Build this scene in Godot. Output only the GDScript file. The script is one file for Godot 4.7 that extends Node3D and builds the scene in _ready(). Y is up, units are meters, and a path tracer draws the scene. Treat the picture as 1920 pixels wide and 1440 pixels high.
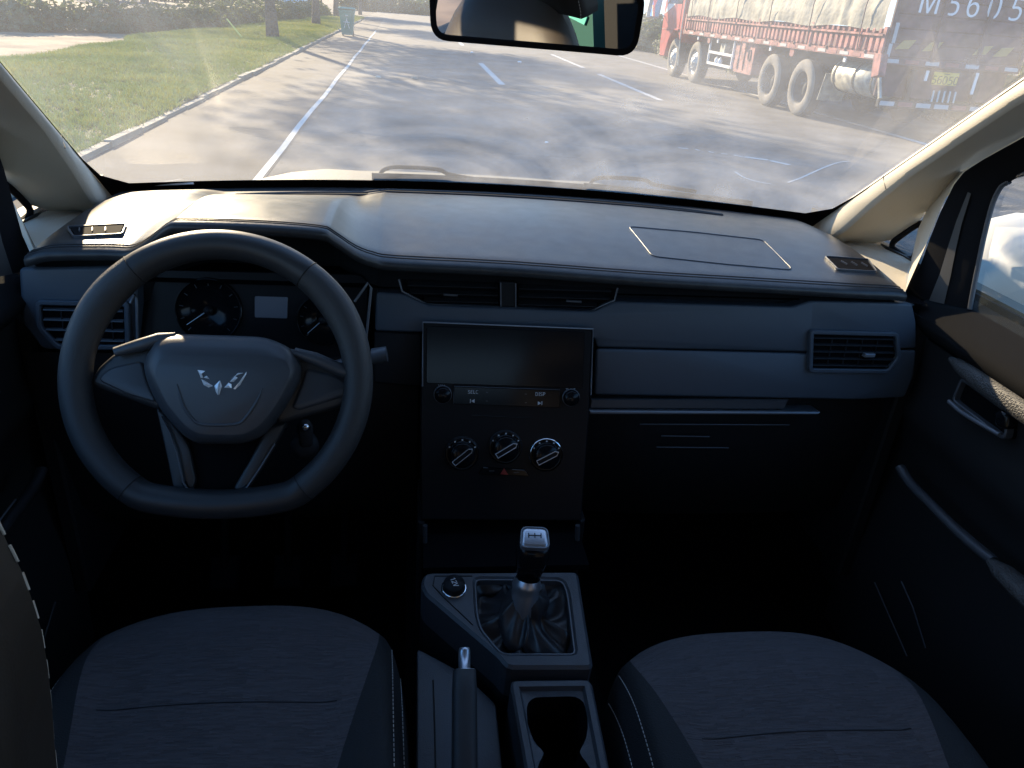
extends Node3D
# A car cabin seen from between the front seats, parked on a tree-lined road behind a red cargo truck.
# Metres; y up; the car faces -z with its centre line on x = 0.

const TAUF := 6.2831853
var M := {}
var used := {}
var flip := false
var eye := Vector3(-0.15, 1.6, 0.0)

# ---------------------------------------------------------------- naming
func numbered(n: String) -> String:
	if not used.has(n):
		used[n] = 0
		return n
	used[n] += 1
	return "%s_%03d" % [n, used[n]]

func thing(n: String, label: String, category: String, at := Vector3.ZERO, group := "") -> Node3D:
	var o := Node3D.new()
	o.name = numbered(n)
	add_child(o, true)
	o.position = at
	tag(o, label, category, group)
	return o

func tag(o: Node, label: String, category: String, group := "") -> void:
	o.set_meta("label", label)
	o.set_meta("category", category)
	if group != "":
		o.set_meta("group", group)

func obj(n: String, s: SurfaceTool, mat: Material, parent: Node = null, label := "") -> MeshInstance3D:
	var o := MeshInstance3D.new()
	s.generate_normals()
	o.mesh = s.commit()
	o.material_override = mat
	if parent == null:
		o.name = numbered(n)
		add_child(o, true)
	else:
		var k := 0
		var nm := n
		while parent.has_node(nm):
			k += 1
			nm = "%s_%03d" % [n, k]
		o.name = nm
		parent.add_child(o, true)
		var up: Node = parent
		while up != self and up != null:
			o.position -= (up as Node3D).position
			up = up.get_parent()
	if label != "":
		o.set_meta("label", label)
	return o

func struct(n: String, s: SurfaceTool, mat: Material) -> MeshInstance3D:
	var o := obj(n, s, mat)
	o.set_meta("kind", "structure")
	return o

# ---------------------------------------------------------------- mesh helpers
func S() -> SurfaceTool:
	var s := SurfaceTool.new()
	s.begin(Mesh.PRIMITIVE_TRIANGLES)
	return s

func tri(s: SurfaceTool, a: Vector3, b: Vector3, c: Vector3) -> void:
	if flip:
		s.add_vertex(a); s.add_vertex(b); s.add_vertex(c)
	else:
		s.add_vertex(a); s.add_vertex(c); s.add_vertex(b)

func quad(s: SurfaceTool, a: Vector3, b: Vector3, c: Vector3, d: Vector3) -> void:
	tri(s, a, b, c)
	tri(s, a, c, d)

# rows of points; counter-clockwise seen from outside means rows run "up", columns run "right"
func grid(s: SurfaceTool, rows: Array, sg := 1, closed := false) -> void:
	s.set_smooth_group(sg)
	for i in rows.size() - 1:
		var a: Array = rows[i]
		var b: Array = rows[i + 1]
		var n := a.size()
		for j in (n if closed else n - 1):
			var k := (j + 1) % n
			quad(s, a[j], a[k], b[k], b[j])

func area2(p: Array) -> float:
	var t := 0.0
	for i in p.size():
		var a: Vector2 = p[i]
		var b: Vector2 = p[(i + 1) % p.size()]
		t += a.x * b.y - b.x * a.y
	return t * 0.5

func ccw(p: Array) -> Array:
	var q := p.duplicate()
	if area2(q) < 0.0:
		q.reverse()
	return q

func inset(p: Array, d: float) -> Array:
	var q := []
	var n := p.size()
	for i in n:
		var a: Vector2 = p[(i + n - 1) % n]
		var b: Vector2 = p[i]
		var c: Vector2 = p[(i + 1) % n]
		var e1 := (b - a).normalized()
		var e2 := (c - b).normalized()
		var n1 := Vector2(-e1.y, e1.x)
		var n2 := Vector2(-e2.y, e2.x)
		var m := (n1 + n2).normalized()
		q.append(b + m * (d / maxf(m.dot(n1), 0.45)))
	return q

func rounded(p: Array, r: float, seg := 4) -> Array:
	var q := []
	var n := p.size()
	for i in n:
		var a: Vector2 = p[(i + n - 1) % n]
		var b: Vector2 = p[i]
		var c: Vector2 = p[(i + 1) % n]
		var d := minf(r, minf((a - b).length(), (c - b).length()) * 0.45)
		var s0 := b + (a - b).normalized() * d
		var s1 := b + (c - b).normalized() * d
		for k in seg + 1:
			var t := float(k) / seg
			q.append(s0.lerp(b, t).lerp(b.lerp(s1, t), t))
	return q

func lift(p: Array, f: Transform3D, w: float) -> Array:
	var q := []
	for v in p:
		q.append(f * Vector3(v.x, v.y, w))
	return q

func cap(s: SurfaceTool, p: Array, f: Transform3D, w: float, up := true) -> void:
	var pk := PackedVector2Array(p)
	var idx := Geometry2D.triangulate_polygon(pk)
	for i in range(0, idx.size(), 3):
		var a: Vector2 = pk[idx[i]]
		var b: Vector2 = pk[idx[i + 1]]
		var c: Vector2 = pk[idx[i + 2]]
		if ((b - a).cross(c - a) < 0.0) == up:
			var t := b
			b = c
			c = t
		tri(s, f * Vector3(a.x, a.y, w), f * Vector3(b.x, b.y, w), f * Vector3(c.x, c.y, w))

# outline pushed from w0 to w1 along the frame's z with a rounded front edge
func prism(s: SurfaceTool, outline: Array, f: Transform3D, w0: float, w1: float, bevel := 0.002, soft := false, back := false) -> void:
	var p := ccw(outline)
	for i in 6:
		if bevel <= 0.0 or not Geometry2D.triangulate_polygon(PackedVector2Array(inset(p, bevel))).is_empty():
			break
		bevel *= 0.6
	var rows := [lift(p, f, w0), lift(p, f, w1 - bevel)]
	var top := p
	if bevel > 0.0:
		var m := inset(p, bevel * 0.3)
		top = inset(p, bevel)
		if soft:
			rows.append(lift(m, f, w1 - bevel * 0.3))
		rows.append(lift(top, f, w1))
	for r in rows.size() - 1:
		grid(s, [rows[r], rows[r + 1]], 1 if soft and r > 0 else -1, true)
	s.set_smooth_group(1 if soft else -1)
	cap(s, top, f, w1, true)
	if back:
		s.set_smooth_group(-1)
		cap(s, p, f, w0, false)

# a frame: ring between the outline and its inset
func rim(s: SurfaceTool, outline: Array, width: float, f: Transform3D, w0: float, w1: float) -> void:
	var p := ccw(outline)
	var q := inset(p, width)
	var e := minf(width, w1 - w0) * 0.2
	var p1 := inset(p, e)
	var q1 := inset(p, width - e)
	var rows := [lift(p, f, w0), lift(p, f, w1 - e), lift(p1, f, w1), lift(q1, f, w1), lift(q, f, w1 - e), lift(q, f, w0)]
	for r in 5:
		grid(s, [rows[r], rows[r + 1]], -1, true)

func tube(s: SurfaceTool, pts: Array, radius, sides := 8, closed := false, squash := 1.0, caps := true) -> void:
	var n := pts.size()
	var rows := []
	var side := Vector3.ZERO
	for i in n:
		var a: Vector3 = pts[(i + n - 1) % n] if closed or i > 0 else pts[i]
		var b: Vector3 = pts[(i + 1) % n] if closed or i < n - 1 else pts[i]
		var t := (b - a).normalized()
		if side == Vector3.ZERO:
			side = t.cross(Vector3.UP)
			if side.length() < 0.1:
				side = t.cross(Vector3.RIGHT)
		side = (side - t * side.dot(t)).normalized()
		var up := side.cross(t)
		var r: float = radius[i] if radius is Array else radius
		var row := []
		for k in sides:
			var an := TAUF * k / sides
			row.append(pts[i] + side * cos(an) * r + up * sin(an) * r * squash)
		rows.append(row)
	if closed:
		rows.append(rows[0])
	s.set_smooth_group(1)
	for i in rows.size() - 1:
		for j in sides:
			var k := (j + 1) % sides
			quad(s, rows[i][j], rows[i + 1][j], rows[i + 1][k], rows[i][k])
	if caps and not closed:
		s.set_smooth_group(-1)
		for j in range(1, sides - 1):
			tri(s, rows[0][0], rows[0][j], rows[0][j + 1])
			tri(s, rows[n - 1][0], rows[n - 1][j + 1], rows[n - 1][j])

# profile of (radius, height) turned round the frame's z
func lathe(s: SurfaceTool, prof: Array, f: Transform3D, seg := 24, sg := 1) -> void:
	var rows := []
	for p in prof:
		var row := []
		for k in seg:
			var a := TAUF * k / seg
			row.append(f * Vector3(cos(a) * p.x, sin(a) * p.x, p.y))
		rows.append(row)
	for i in rows.size() - 1:
		grid(s, [rows[i], rows[i + 1]], sg, true)

func box(s: SurfaceTool, size: Vector3, f: Transform3D, bevel := 0.0) -> void:
	var h := size * 0.5
	var p := [Vector2(-h.x, -h.y), Vector2(h.x, -h.y), Vector2(h.x, h.y), Vector2(-h.x, h.y)]
	prism(s, p, f, -h.z, h.z, bevel, false, true)

func at(p: Vector3) -> Transform3D:
	return Transform3D(Basis.IDENTITY, p)

func facing(p: Vector3, n: Vector3, up := Vector3.UP) -> Transform3D:
	var z := n.normalized()
	var x := up.cross(z).normalized()
	return Transform3D(Basis(x, z.cross(x), z), p)

# frame whose z looks to -x (a side face): u = +z, v = +y
func side_face(x: float) -> Transform3D:
	return Transform3D(Basis(Vector3(0, 0, 1), Vector3(0, 1, 0), Vector3(-1, 0, 0)), Vector3(x, 0, 0))

func smooth_line(p: Array, seg := 4, closed := false) -> Array:
	var q := []
	var n := p.size()
	for i in (n if closed else n - 1):
		var a = p[(i + n - 1) % n] if closed or i > 0 else p[i]
		var b = p[i]
		var c = p[(i + 1) % n]
		var d = p[(i + 2) % n] if closed or i < n - 2 else c
		for k in seg:
			q.append(b.cubic_interpolate(c, a, d, float(k) / seg))
	if not closed:
		q.append(p[n - 1])
	return q

func resample(p: Array, n: int) -> Array:
	var lens := [0.0]
	for i in range(1, p.size()):
		lens.append(lens[i - 1] + (p[i] - p[i - 1]).length())
	var q := []
	var j := 0
	for i in n:
		var t: float = lens[-1] * i / (n - 1)
		while j < p.size() - 2 and lens[j + 1] < t:
			j += 1
		q.append(p[j].lerp(p[j + 1], clampf((t - lens[j]) / maxf(lens[j + 1] - lens[j], 1e-6), 0, 1)))
	return q

# dashes of thread along a line
func stitches(s: SurfaceTool, line: Array, each: float, r: float) -> void:
	var total := 0.0
	for i in line.size() - 1:
		total += (line[i + 1] - line[i]).length()
	var p := resample(line, maxi(3, int(total / each) * 2))
	for i in range(0, p.size() - 1, 2):
		tube(s, [p[i], p[i].lerp(p[i + 1], 0.5) + (p[i + 1] - p[i]).normalized() * 0.0, p[i + 1] + (p[i + 1] - p[i]) * 0.25], r, 4)

# ---------------------------------------------------------------- materials
func noise(f: float, kind := FastNoiseLite.TYPE_SIMPLEX_SMOOTH, oct := 4, sd := 1) -> FastNoiseLite:
	var n := FastNoiseLite.new()
	n.seed = sd
	n.noise_type = kind
	n.frequency = f
	n.fractal_octaves = oct
	if kind == FastNoiseLite.TYPE_CELLULAR:
		n.fractal_type = FastNoiseLite.FRACTAL_NONE
	return n

func normal_tex(n: FastNoiseLite, size: int, strength: float) -> ImageTexture:
	var im := n.get_seamless_image(size, size)
	im.convert(Image.FORMAT_RGBA8)
	im.bump_map_to_normal_map(strength)
	return ImageTexture.create_from_image(im)

func tint_tex(n: FastNoiseLite, size: int, a: Color, b: Color, gain := 1.0) -> ImageTexture:
	var im := n.get_seamless_image(size, size)
	im.convert(Image.FORMAT_L8)
	var d := im.get_data()
	var o := PackedByteArray()
	o.resize(size * size * 3)
	for i in size * size:
		var t := clampf((d[i] / 255.0 - 0.5) * gain + 0.5, 0, 1)
		var c := a.lerp(b, t)
		o[i * 3] = int(c.r * 255)
		o[i * 3 + 1] = int(c.g * 255)
		o[i * 3 + 2] = int(c.b * 255)
	return ImageTexture.create_from_image(Image.create_from_data(size, size, false, Image.FORMAT_RGB8, o))

func mat(r: float, g: float, b: float, rough: float, metal := 0.0) -> StandardMaterial3D:
	var m := StandardMaterial3D.new()
	m.albedo_color = Color(r, g, b).linear_to_srgb()
	m.roughness = rough
	m.metallic = metal
	return m

func grain(m: StandardMaterial3D, tex: Texture2D, scale: float, amount: float) -> StandardMaterial3D:
	m.normal_enabled = true
	m.normal_texture = tex
	m.normal_scale = amount
	m.uv1_triplanar = true
	m.uv1_scale = Vector3.ONE * scale
	return m

func tinted(m: StandardMaterial3D, tex: Texture2D, scale: float) -> StandardMaterial3D:
	m.albedo_texture = tex
	m.uv1_triplanar = true
	m.uv1_scale = Vector3.ONE * scale
	return m

func make_materials() -> void:
	var leather := normal_tex(noise(0.06, FastNoiseLite.TYPE_CELLULAR, 1, 3), 256, 6.0)
	var fine := normal_tex(noise(0.12, FastNoiseLite.TYPE_SIMPLEX_SMOOTH, 3, 5), 256, 5.0)
	var wave := normal_tex(noise(0.01, FastNoiseLite.TYPE_SIMPLEX_SMOOTH, 5, 8), 256, 10.0)
	var im := Image.create(128, 128, false, Image.FORMAT_RGBA8)
	var rg := RandomNumberGenerator.new()
	rg.seed = 4
	for y in 128:
		var run := 0
		var v := 0.5
		for x in 128:
			if run <= 0:
				run = rg.randi_range(5, 34)
				v = rg.randf_range(0.1, 0.75)
			run -= 1
			var k := v + (0.22 if (y % 2 == 0) else 0.0)
			im.set_pixel(x, y, Color(k, k, k))
	var weave_col := im.duplicate()
	im.bump_map_to_normal_map(4.0)
	var weave := ImageTexture.create_from_image(im)
	for y in 128:
		for x in 128:
			var k: float = 0.68 + 0.32 * weave_col.get_pixel(x, y).r
			weave_col.set_pixel(x, y, Color(k, k, k * 1.04))
	var weave_tint := ImageTexture.create_from_image(weave_col)
	var dusty := tint_tex(noise(0.012, FastNoiseLite.TYPE_SIMPLEX_SMOOTH, 5, 11), 256, Color(0.82, 0.82, 0.82), Color(1, 1, 1), 1.6)

	var rub := noise(0.006, FastNoiseLite.TYPE_SIMPLEX_SMOOTH, 6, 71)
	M.pad = grain(mat(0.040, 0.042, 0.046, 0.34), normal_tex(noise(0.30, FastNoiseLite.TYPE_SIMPLEX_SMOOTH, 2, 72), 1024, 2.0), 2.6, 0.25)
	M.pad.metallic_specular = 0.38
	M.pad.roughness_texture = tint_tex(rub, 1024, Color(0.86, 0.86, 0.86), Color(1, 1, 1), 1.6)
	M.pad.albedo_texture = tint_tex(noise(0.02, FastNoiseLite.TYPE_SIMPLEX_SMOOTH, 6, 73), 512, Color(0.84, 0.84, 0.85), Color(1, 1, 0.98), 1.6)
	M.fascia = grain(mat(0.046, 0.060, 0.079, 0.5), fine, 40.0, 0.12)
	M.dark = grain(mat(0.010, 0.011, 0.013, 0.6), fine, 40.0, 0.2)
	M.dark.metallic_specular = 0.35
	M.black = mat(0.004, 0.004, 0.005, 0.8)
	M.black.metallic_specular = 0.15
	M.gloss = mat(0.006, 0.0065, 0.008, 0.14)
	M.gloss.metallic_specular = 0.3
	M.piano = mat(0.009, 0.010, 0.012, 0.3)
	M.piano.metallic_specular = 0.22
	M.edge = mat(0.16, 0.17, 0.19, 0.35, 0.3)
	M.chrome = mat(0.75, 0.77, 0.8, 0.12, 1.0)
	M.satin = mat(0.42, 0.44, 0.48, 0.32, 0.85)
	M.silver_trim = mat(0.07, 0.075, 0.085, 0.4, 0.2)
	M.wheel = grain(mat(0.022, 0.023, 0.025, 0.48), leather, 70.0, 0.12)
	M.wheel_grip = grain(mat(0.024, 0.025, 0.027, 0.5), fine, 40.0, 0.8)
	M.hub = grain(mat(0.042, 0.046, 0.053, 0.44), fine, 40.0, 0.15)
	M.seam = mat(0.004, 0.004, 0.005, 0.8)
	M.console = grain(mat(0.042, 0.045, 0.052, 0.46), fine, 16.0, 0.3)
	M.fabric = tinted(grain(mat(0.094, 0.080, 0.076, 0.95), weave, 9.0, 0.8), weave_tint, 9.0)
	M.bolster = grain(mat(0.0065, 0.0065, 0.007, 0.8), fine, 12.0, 0.4)
	M.thread = mat(0.5, 0.48, 0.45, 0.8)
	M.back_leather = grain(mat(0.060, 0.050, 0.042, 0.5), leather, 60.0, 0.15)
	M.boot = grain(mat(0.018, 0.018, 0.021, 0.42), leather, 60.0, 0.2)
	M.carpet = grain(mat(0.006, 0.006, 0.006, 1.0), fine, 10.0, 1.0)
	M.carpet.metallic_specular = 0.1
	M.cover = grain(mat(0.011, 0.0085, 0.0075, 0.55), leather, 60.0, 0.15)
	M.cream = grain(mat(0.54, 0.49, 0.395, 0.75), fine, 10.0, 0.25)
	M.roof = grain(mat(0.42, 0.40, 0.37, 0.9), fine, 10.0, 0.3)
	M.rubber = mat(0.008, 0.008, 0.009, 0.85)
	M.rubber.metallic_specular = 0.2
	M.frame_grey = mat(0.05, 0.048, 0.045, 0.6)
	M.paint = mat(0.125, 0.116, 0.09, 0.6)
	M.paint.metallic_specular = 0.3
	M.door = grain(mat(0.016, 0.016, 0.017, 0.6), leather, 60.0, 0.3)
	M.door.metallic_specular = 0.4
	M.sill = grain(mat(0.010, 0.010, 0.0105, 0.9), fine, 30.0, 0.6)
	M.sill.metallic_specular = 0.15
	M.bumper = mat(0.45, 0.43, 0.37, 0.5)
	M.door_soft = grain(mat(0.060, 0.058, 0.056, 0.6), fine, 9.0, 1.0)
	M.beige_cloth = grain(mat(0.33, 0.30, 0.26, 0.85), leather, 10.0, 0.3)
	M.print = mat(0.55, 0.56, 0.58, 0.6)
	M.lcd = mat(0.13, 0.14, 0.17, 0.35)
	M.red = mat(0.25, 0.02, 0.02, 0.4)
	M.teal = mat(0.010, 0.075, 0.068, 0.6)
	M.teal_light = mat(0.10, 0.42, 0.37, 0.6)
	M.emblem = mat(0.85, 0.88, 0.9, 0.25, 0.25)
	M.dim_mirror = mat(0.34, 0.35, 0.36, 0.05, 1.0)
	M.mirror = mat(0.86, 0.87, 0.88, 0.0, 1.0)

	M.glass = StandardMaterial3D.new()
	M.glass.transparency = BaseMaterial3D.TRANSPARENCY_ALPHA
	M.glass.albedo_color = Color(0.9, 0.95, 0.95, 0.03)
	M.glass.roughness = 0.0
	M.film = film_material()

	# outdoors
	var speck := tint_tex(noise(0.22, FastNoiseLite.TYPE_SIMPLEX_SMOOTH, 3, 21), 512, Color(0.62, 0.62, 0.62), Color(1, 1, 1), 1.9)
	var blotch := tint_tex(noise(0.008, FastNoiseLite.TYPE_SIMPLEX_SMOOTH, 6, 22), 512, Color(0.62, 0.63, 0.66), Color(1, 0.99, 0.97), 2.2)
	var tarmac := tarmac_tex()
	M.road = tinted(mat(0.158, 0.153, 0.144, 0.9), tarmac, 0.125)
	M.shoulder = tinted(mat(0.066, 0.070, 0.076, 0.9), tarmac, 0.14)
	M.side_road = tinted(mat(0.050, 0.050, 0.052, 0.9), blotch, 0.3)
	M.mark = tinted(mat(0.74, 0.73, 0.69, 0.8), speck, 1.4)
	M.kerb = tinted(grain(mat(0.36, 0.33, 0.27, 0.9), wave, 0.8, 0.6), speck, 0.8)
	M.dirt = tinted(grain(mat(0.30, 0.215, 0.15, 0.95), wave, 0.3, 0.2), blotch, 0.12)
	M.lawn = tinted(grain(mat(0.16, 0.165, 0.045, 1.0), wave, 0.5, 1.0), blotch, 0.3)
	M.grass = mat(1, 1, 1, 0.8)
	M.grass.vertex_color_use_as_albedo = true
	M.grass.backlight_enabled = true
	M.grass.backlight = Color(0.5, 0.55, 0.2)
	M.bark = grain(tinted(mat(0.16, 0.13, 0.10, 0.95), blotch, 1.2), wave, 2.0, 1.2)
	M.leaf = mat(0.06, 0.085, 0.025, 0.7)
	M.leaf.backlight_enabled = true
	M.leaf.backlight = Color(0.35, 0.42, 0.12)
	M.shrub = mat(0.07, 0.085, 0.04, 0.8)
	M.shrub.backlight_enabled = true
	M.shrub.backlight = Color(0.3, 0.34, 0.14)
	M.truck_red = tinted(mat(0.55, 0.06, 0.055, 0.45), dusty, 0.8)
	M.board_red = tinted(mat(0.50, 0.20, 0.18, 0.75), blotch, 0.9)
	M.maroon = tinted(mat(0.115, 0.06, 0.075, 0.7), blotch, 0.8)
	M.tarp = tinted(grain(mat(0.31, 0.30, 0.245, 0.7), wave, 0.7, 0.35), dusty, 0.6)
	M.tyre = tinted(mat(0.24, 0.22, 0.19, 0.9), dusty, 1.2)
	M.tread = mat(0.03, 0.03, 0.032, 0.9)
	M.chassis = mat(0.018, 0.022, 0.024, 0.8)
	M.galv = tinted(mat(0.55, 0.54, 0.46, 0.5, 0.25), blotch, 1.0)
	M.rim_steel = mat(0.45, 0.46, 0.45, 0.5, 0.5)
	M.tape_white = mat(0.42, 0.43, 0.43, 0.6)
	M.tape_red = mat(0.26, 0.08, 0.08, 0.6)
	M.plate = mat(0.72, 0.5, 0.06, 0.5)
	M.amber = mat(0.34, 0.24, 0.07, 0.5)
	M.white_paint = mat(0.75, 0.74, 0.72, 0.5)
	M.car_silver = mat(0.5, 0.52, 0.56, 0.3, 0.4)
	M.bin = mat(0.04, 0.30, 0.27, 0.5)
	M.stake = mat(0.75, 0.65, 0.12, 0.6)

# worn asphalt, eight metres to a tile: stones, patches, drips and hairline cracks
func tarmac_tex() -> ImageTexture:
	var n := 1024
	var big := noise(0.006, FastNoiseLite.TYPE_SIMPLEX_SMOOTH, 6, 91).get_seamless_image(n, n)
	var ridge := noise(0.005, FastNoiseLite.TYPE_SIMPLEX_SMOOTH, 5, 92).get_seamless_image(n, n)
	var rg := RandomNumberGenerator.new()
	rg.seed = 93
	big.convert(Image.FORMAT_L8)
	ridge.convert(Image.FORMAT_L8)
	var b := big.get_data()
	var r := ridge.get_data()
	var o := PackedByteArray()
	o.resize(n * n * 3)
	for i in n * n:
		var t := 0.80 + (b[i] / 255.0 - 0.5) * 0.42 + rg.randf_range(-0.14, 0.14)
		if rg.randf() < 0.012:
			t += 0.18
		if absi(r[i] - 128) < 1 and b[i] > 118:
			t *= 0.72
		t = clampf(t, 0.3, 1.0)
		o[i * 3] = int(t * 255)
		o[i * 3 + 1] = int(t * 254)
		o[i * 3 + 2] = int(t * 252)
	return ImageTexture.create_from_image(Image.create_from_data(n, n, false, Image.FORMAT_RGB8, o))

# road dust dried on the glass: wiper sweeps, runs and specks; scatters the sun that comes through
func film_material() -> StandardMaterial3D:
	var w := 1024
	var h := 512
	var soft := noise(0.006, FastNoiseLite.TYPE_SIMPLEX_SMOOTH, 5, 31)
	var fine := noise(0.09, FastNoiseLite.TYPE_SIMPLEX_SMOOTH, 3, 32)
	var streak := noise(0.02, FastNoiseLite.TYPE_SIMPLEX_SMOOTH, 4, 33)
	var o := PackedByteArray()
	o.resize(w * h * 2)
	for y in h:
		for x in w:
			var u := float(x) / w
			var v := 1.0 - float(y) / h   # 0 at the foot of the glass
			var a := 0.62 + 0.30 * soft.get_noise_2d(x, y) + 0.05 * fine.get_noise_2d(x, y)
			var d1 := Vector2((u - 0.42) * 1.45, (v + 0.05) * 0.75).length()
			var d2 := Vector2((u - 0.78) * 1.45, (v + 0.05) * 0.75).length()
			var ang := atan2(v + 0.05, u - 0.42)
			a += 0.20 * streak.get_noise_2d(d1 * 900.0, ang * 20.0) * clampf(1.4 - d1 * 1.5, 0, 1)
			a += 0.16 * streak.get_noise_2d(d2 * 900.0, 300.0) * clampf(1.2 - d2 * 2.2, 0, 1)
			if d1 > 0.60 and d1 < 0.63:
				a += 0.05
			a += 0.25 * clampf(0.16 - v, 0, 1)
			a *= lerpf(0.86, 1.3, smoothstep(0.15, 0.7, u))
			o[(y * w + x) * 2] = 255
			o[(y * w + x) * 2 + 1] = int(clampf(a * FILM, 0, 1) * 255)
	var m := StandardMaterial3D.new()
	m.albedo_texture = ImageTexture.create_from_image(Image.create_from_data(w, h, false, Image.FORMAT_LA8, o))
	m.albedo_color = Color(0.86, 0.86, 0.86)
	m.transparency = BaseMaterial3D.TRANSPARENCY_ALPHA
	m.roughness = 1.0
	m.metallic_specular = 0.0
	m.backlight_enabled = true
	m.backlight = Color(1, 1, 1)
	return m

const FILM := 0.31

# ---------------------------------------------------------------- build
func _ready() -> void:
	var cam := Camera3D.new()
	cam.name = "camera"
	add_child(cam)
	cam.position = eye
	cam.rotation_degrees = Vector3(-26.22, -8.54, 4.5)
	cam.fov = 53.067
	cam.near = 0.02
	cam.far = 600.0
	cam.current = true

	var env := Environment.new()
	env.background_mode = Environment.BG_SKY
	var sky := ProceduralSkyMaterial.new()
	sky.sky_top_color = Color(0.34, 0.555, 0.80)
	sky.sky_horizon_color = Color(0.74, 0.855, 0.92)
	sky.sky_curve = 0.14
	sky.ground_bottom_color = Color(0.25, 0.23, 0.2)
	sky.ground_horizon_color = Color(0.6, 0.6, 0.58)
	sky.sky_energy_multiplier = 1.0
	env.sky = Sky.new()
	env.sky.sky_material = sky
	env.tonemap_mode = Environment.TONE_MAPPER_LINEAR
	env.tonemap_exposure = 2.8
	env.sdfgi_enabled = true
	env.ssao_enabled = true
	env.ssil_enabled = true
	var we := WorldEnvironment.new()
	we.name = "world_environment"
	we.environment = env
	add_child(we)

	var sun := DirectionalLight3D.new()
	sun.name = "sun"
	sun.light_color = Color(1.0, 0.91, 0.76)
	sun.light_energy = 1.6
	sun.light_angular_distance = 0.9
	sun.shadow_enabled = true
	var az := deg_to_rad(21.0)
	var el := deg_to_rad(22.0)
	var to_sun := Vector3(-sin(az) * cos(el), sin(el), -cos(az) * cos(el))
	add_child(sun)
	sun.look_at_from_position(Vector3.ZERO, -to_sun, Vector3.UP)

	make_materials()
	ground()
	trees()
	truck()
	roadside()
	car_body()
	doors()
	dashboard()
	console()
	steering_wheel()
	seats()
	rear_mirror()


# ---------------------------------------------------------------- outdoors
func sheet(n: String, pts: Array, y: float, m: Material, kind := true) -> MeshInstance3D:
	var s := S()
	var f := Transform3D(Basis(Vector3(1, 0, 0), Vector3(0, 0, -1), Vector3(0, 1, 0)), Vector3(0, y, 0))
	var p := []
	for v in pts:
		p.append(Vector2(v.x, -v.y))
	s.set_smooth_group(-1)
	cap(s, ccw(p), f, 0.0)
	return struct(n, s, m) if kind else obj(n, s, m)

func strip(pts: Array, w: float, y: float, thick := 0.003) -> SurfaceTool:
	var s := S()
	for i in pts.size() - 1:
		var a := Vector3(pts[i].x, y, pts[i].y)
		var b := Vector3(pts[i + 1].x, y, pts[i + 1].y)
		var d := (b - a).cross(Vector3.UP).normalized() * w * 0.5
		s.set_smooth_group(-1)
		quad(s, a - d, b - d, b + d, a + d) if (b - a).cross(d).y < 0.0 else quad(s, a - d, a + d, b + d, b - d)
	return s

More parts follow.
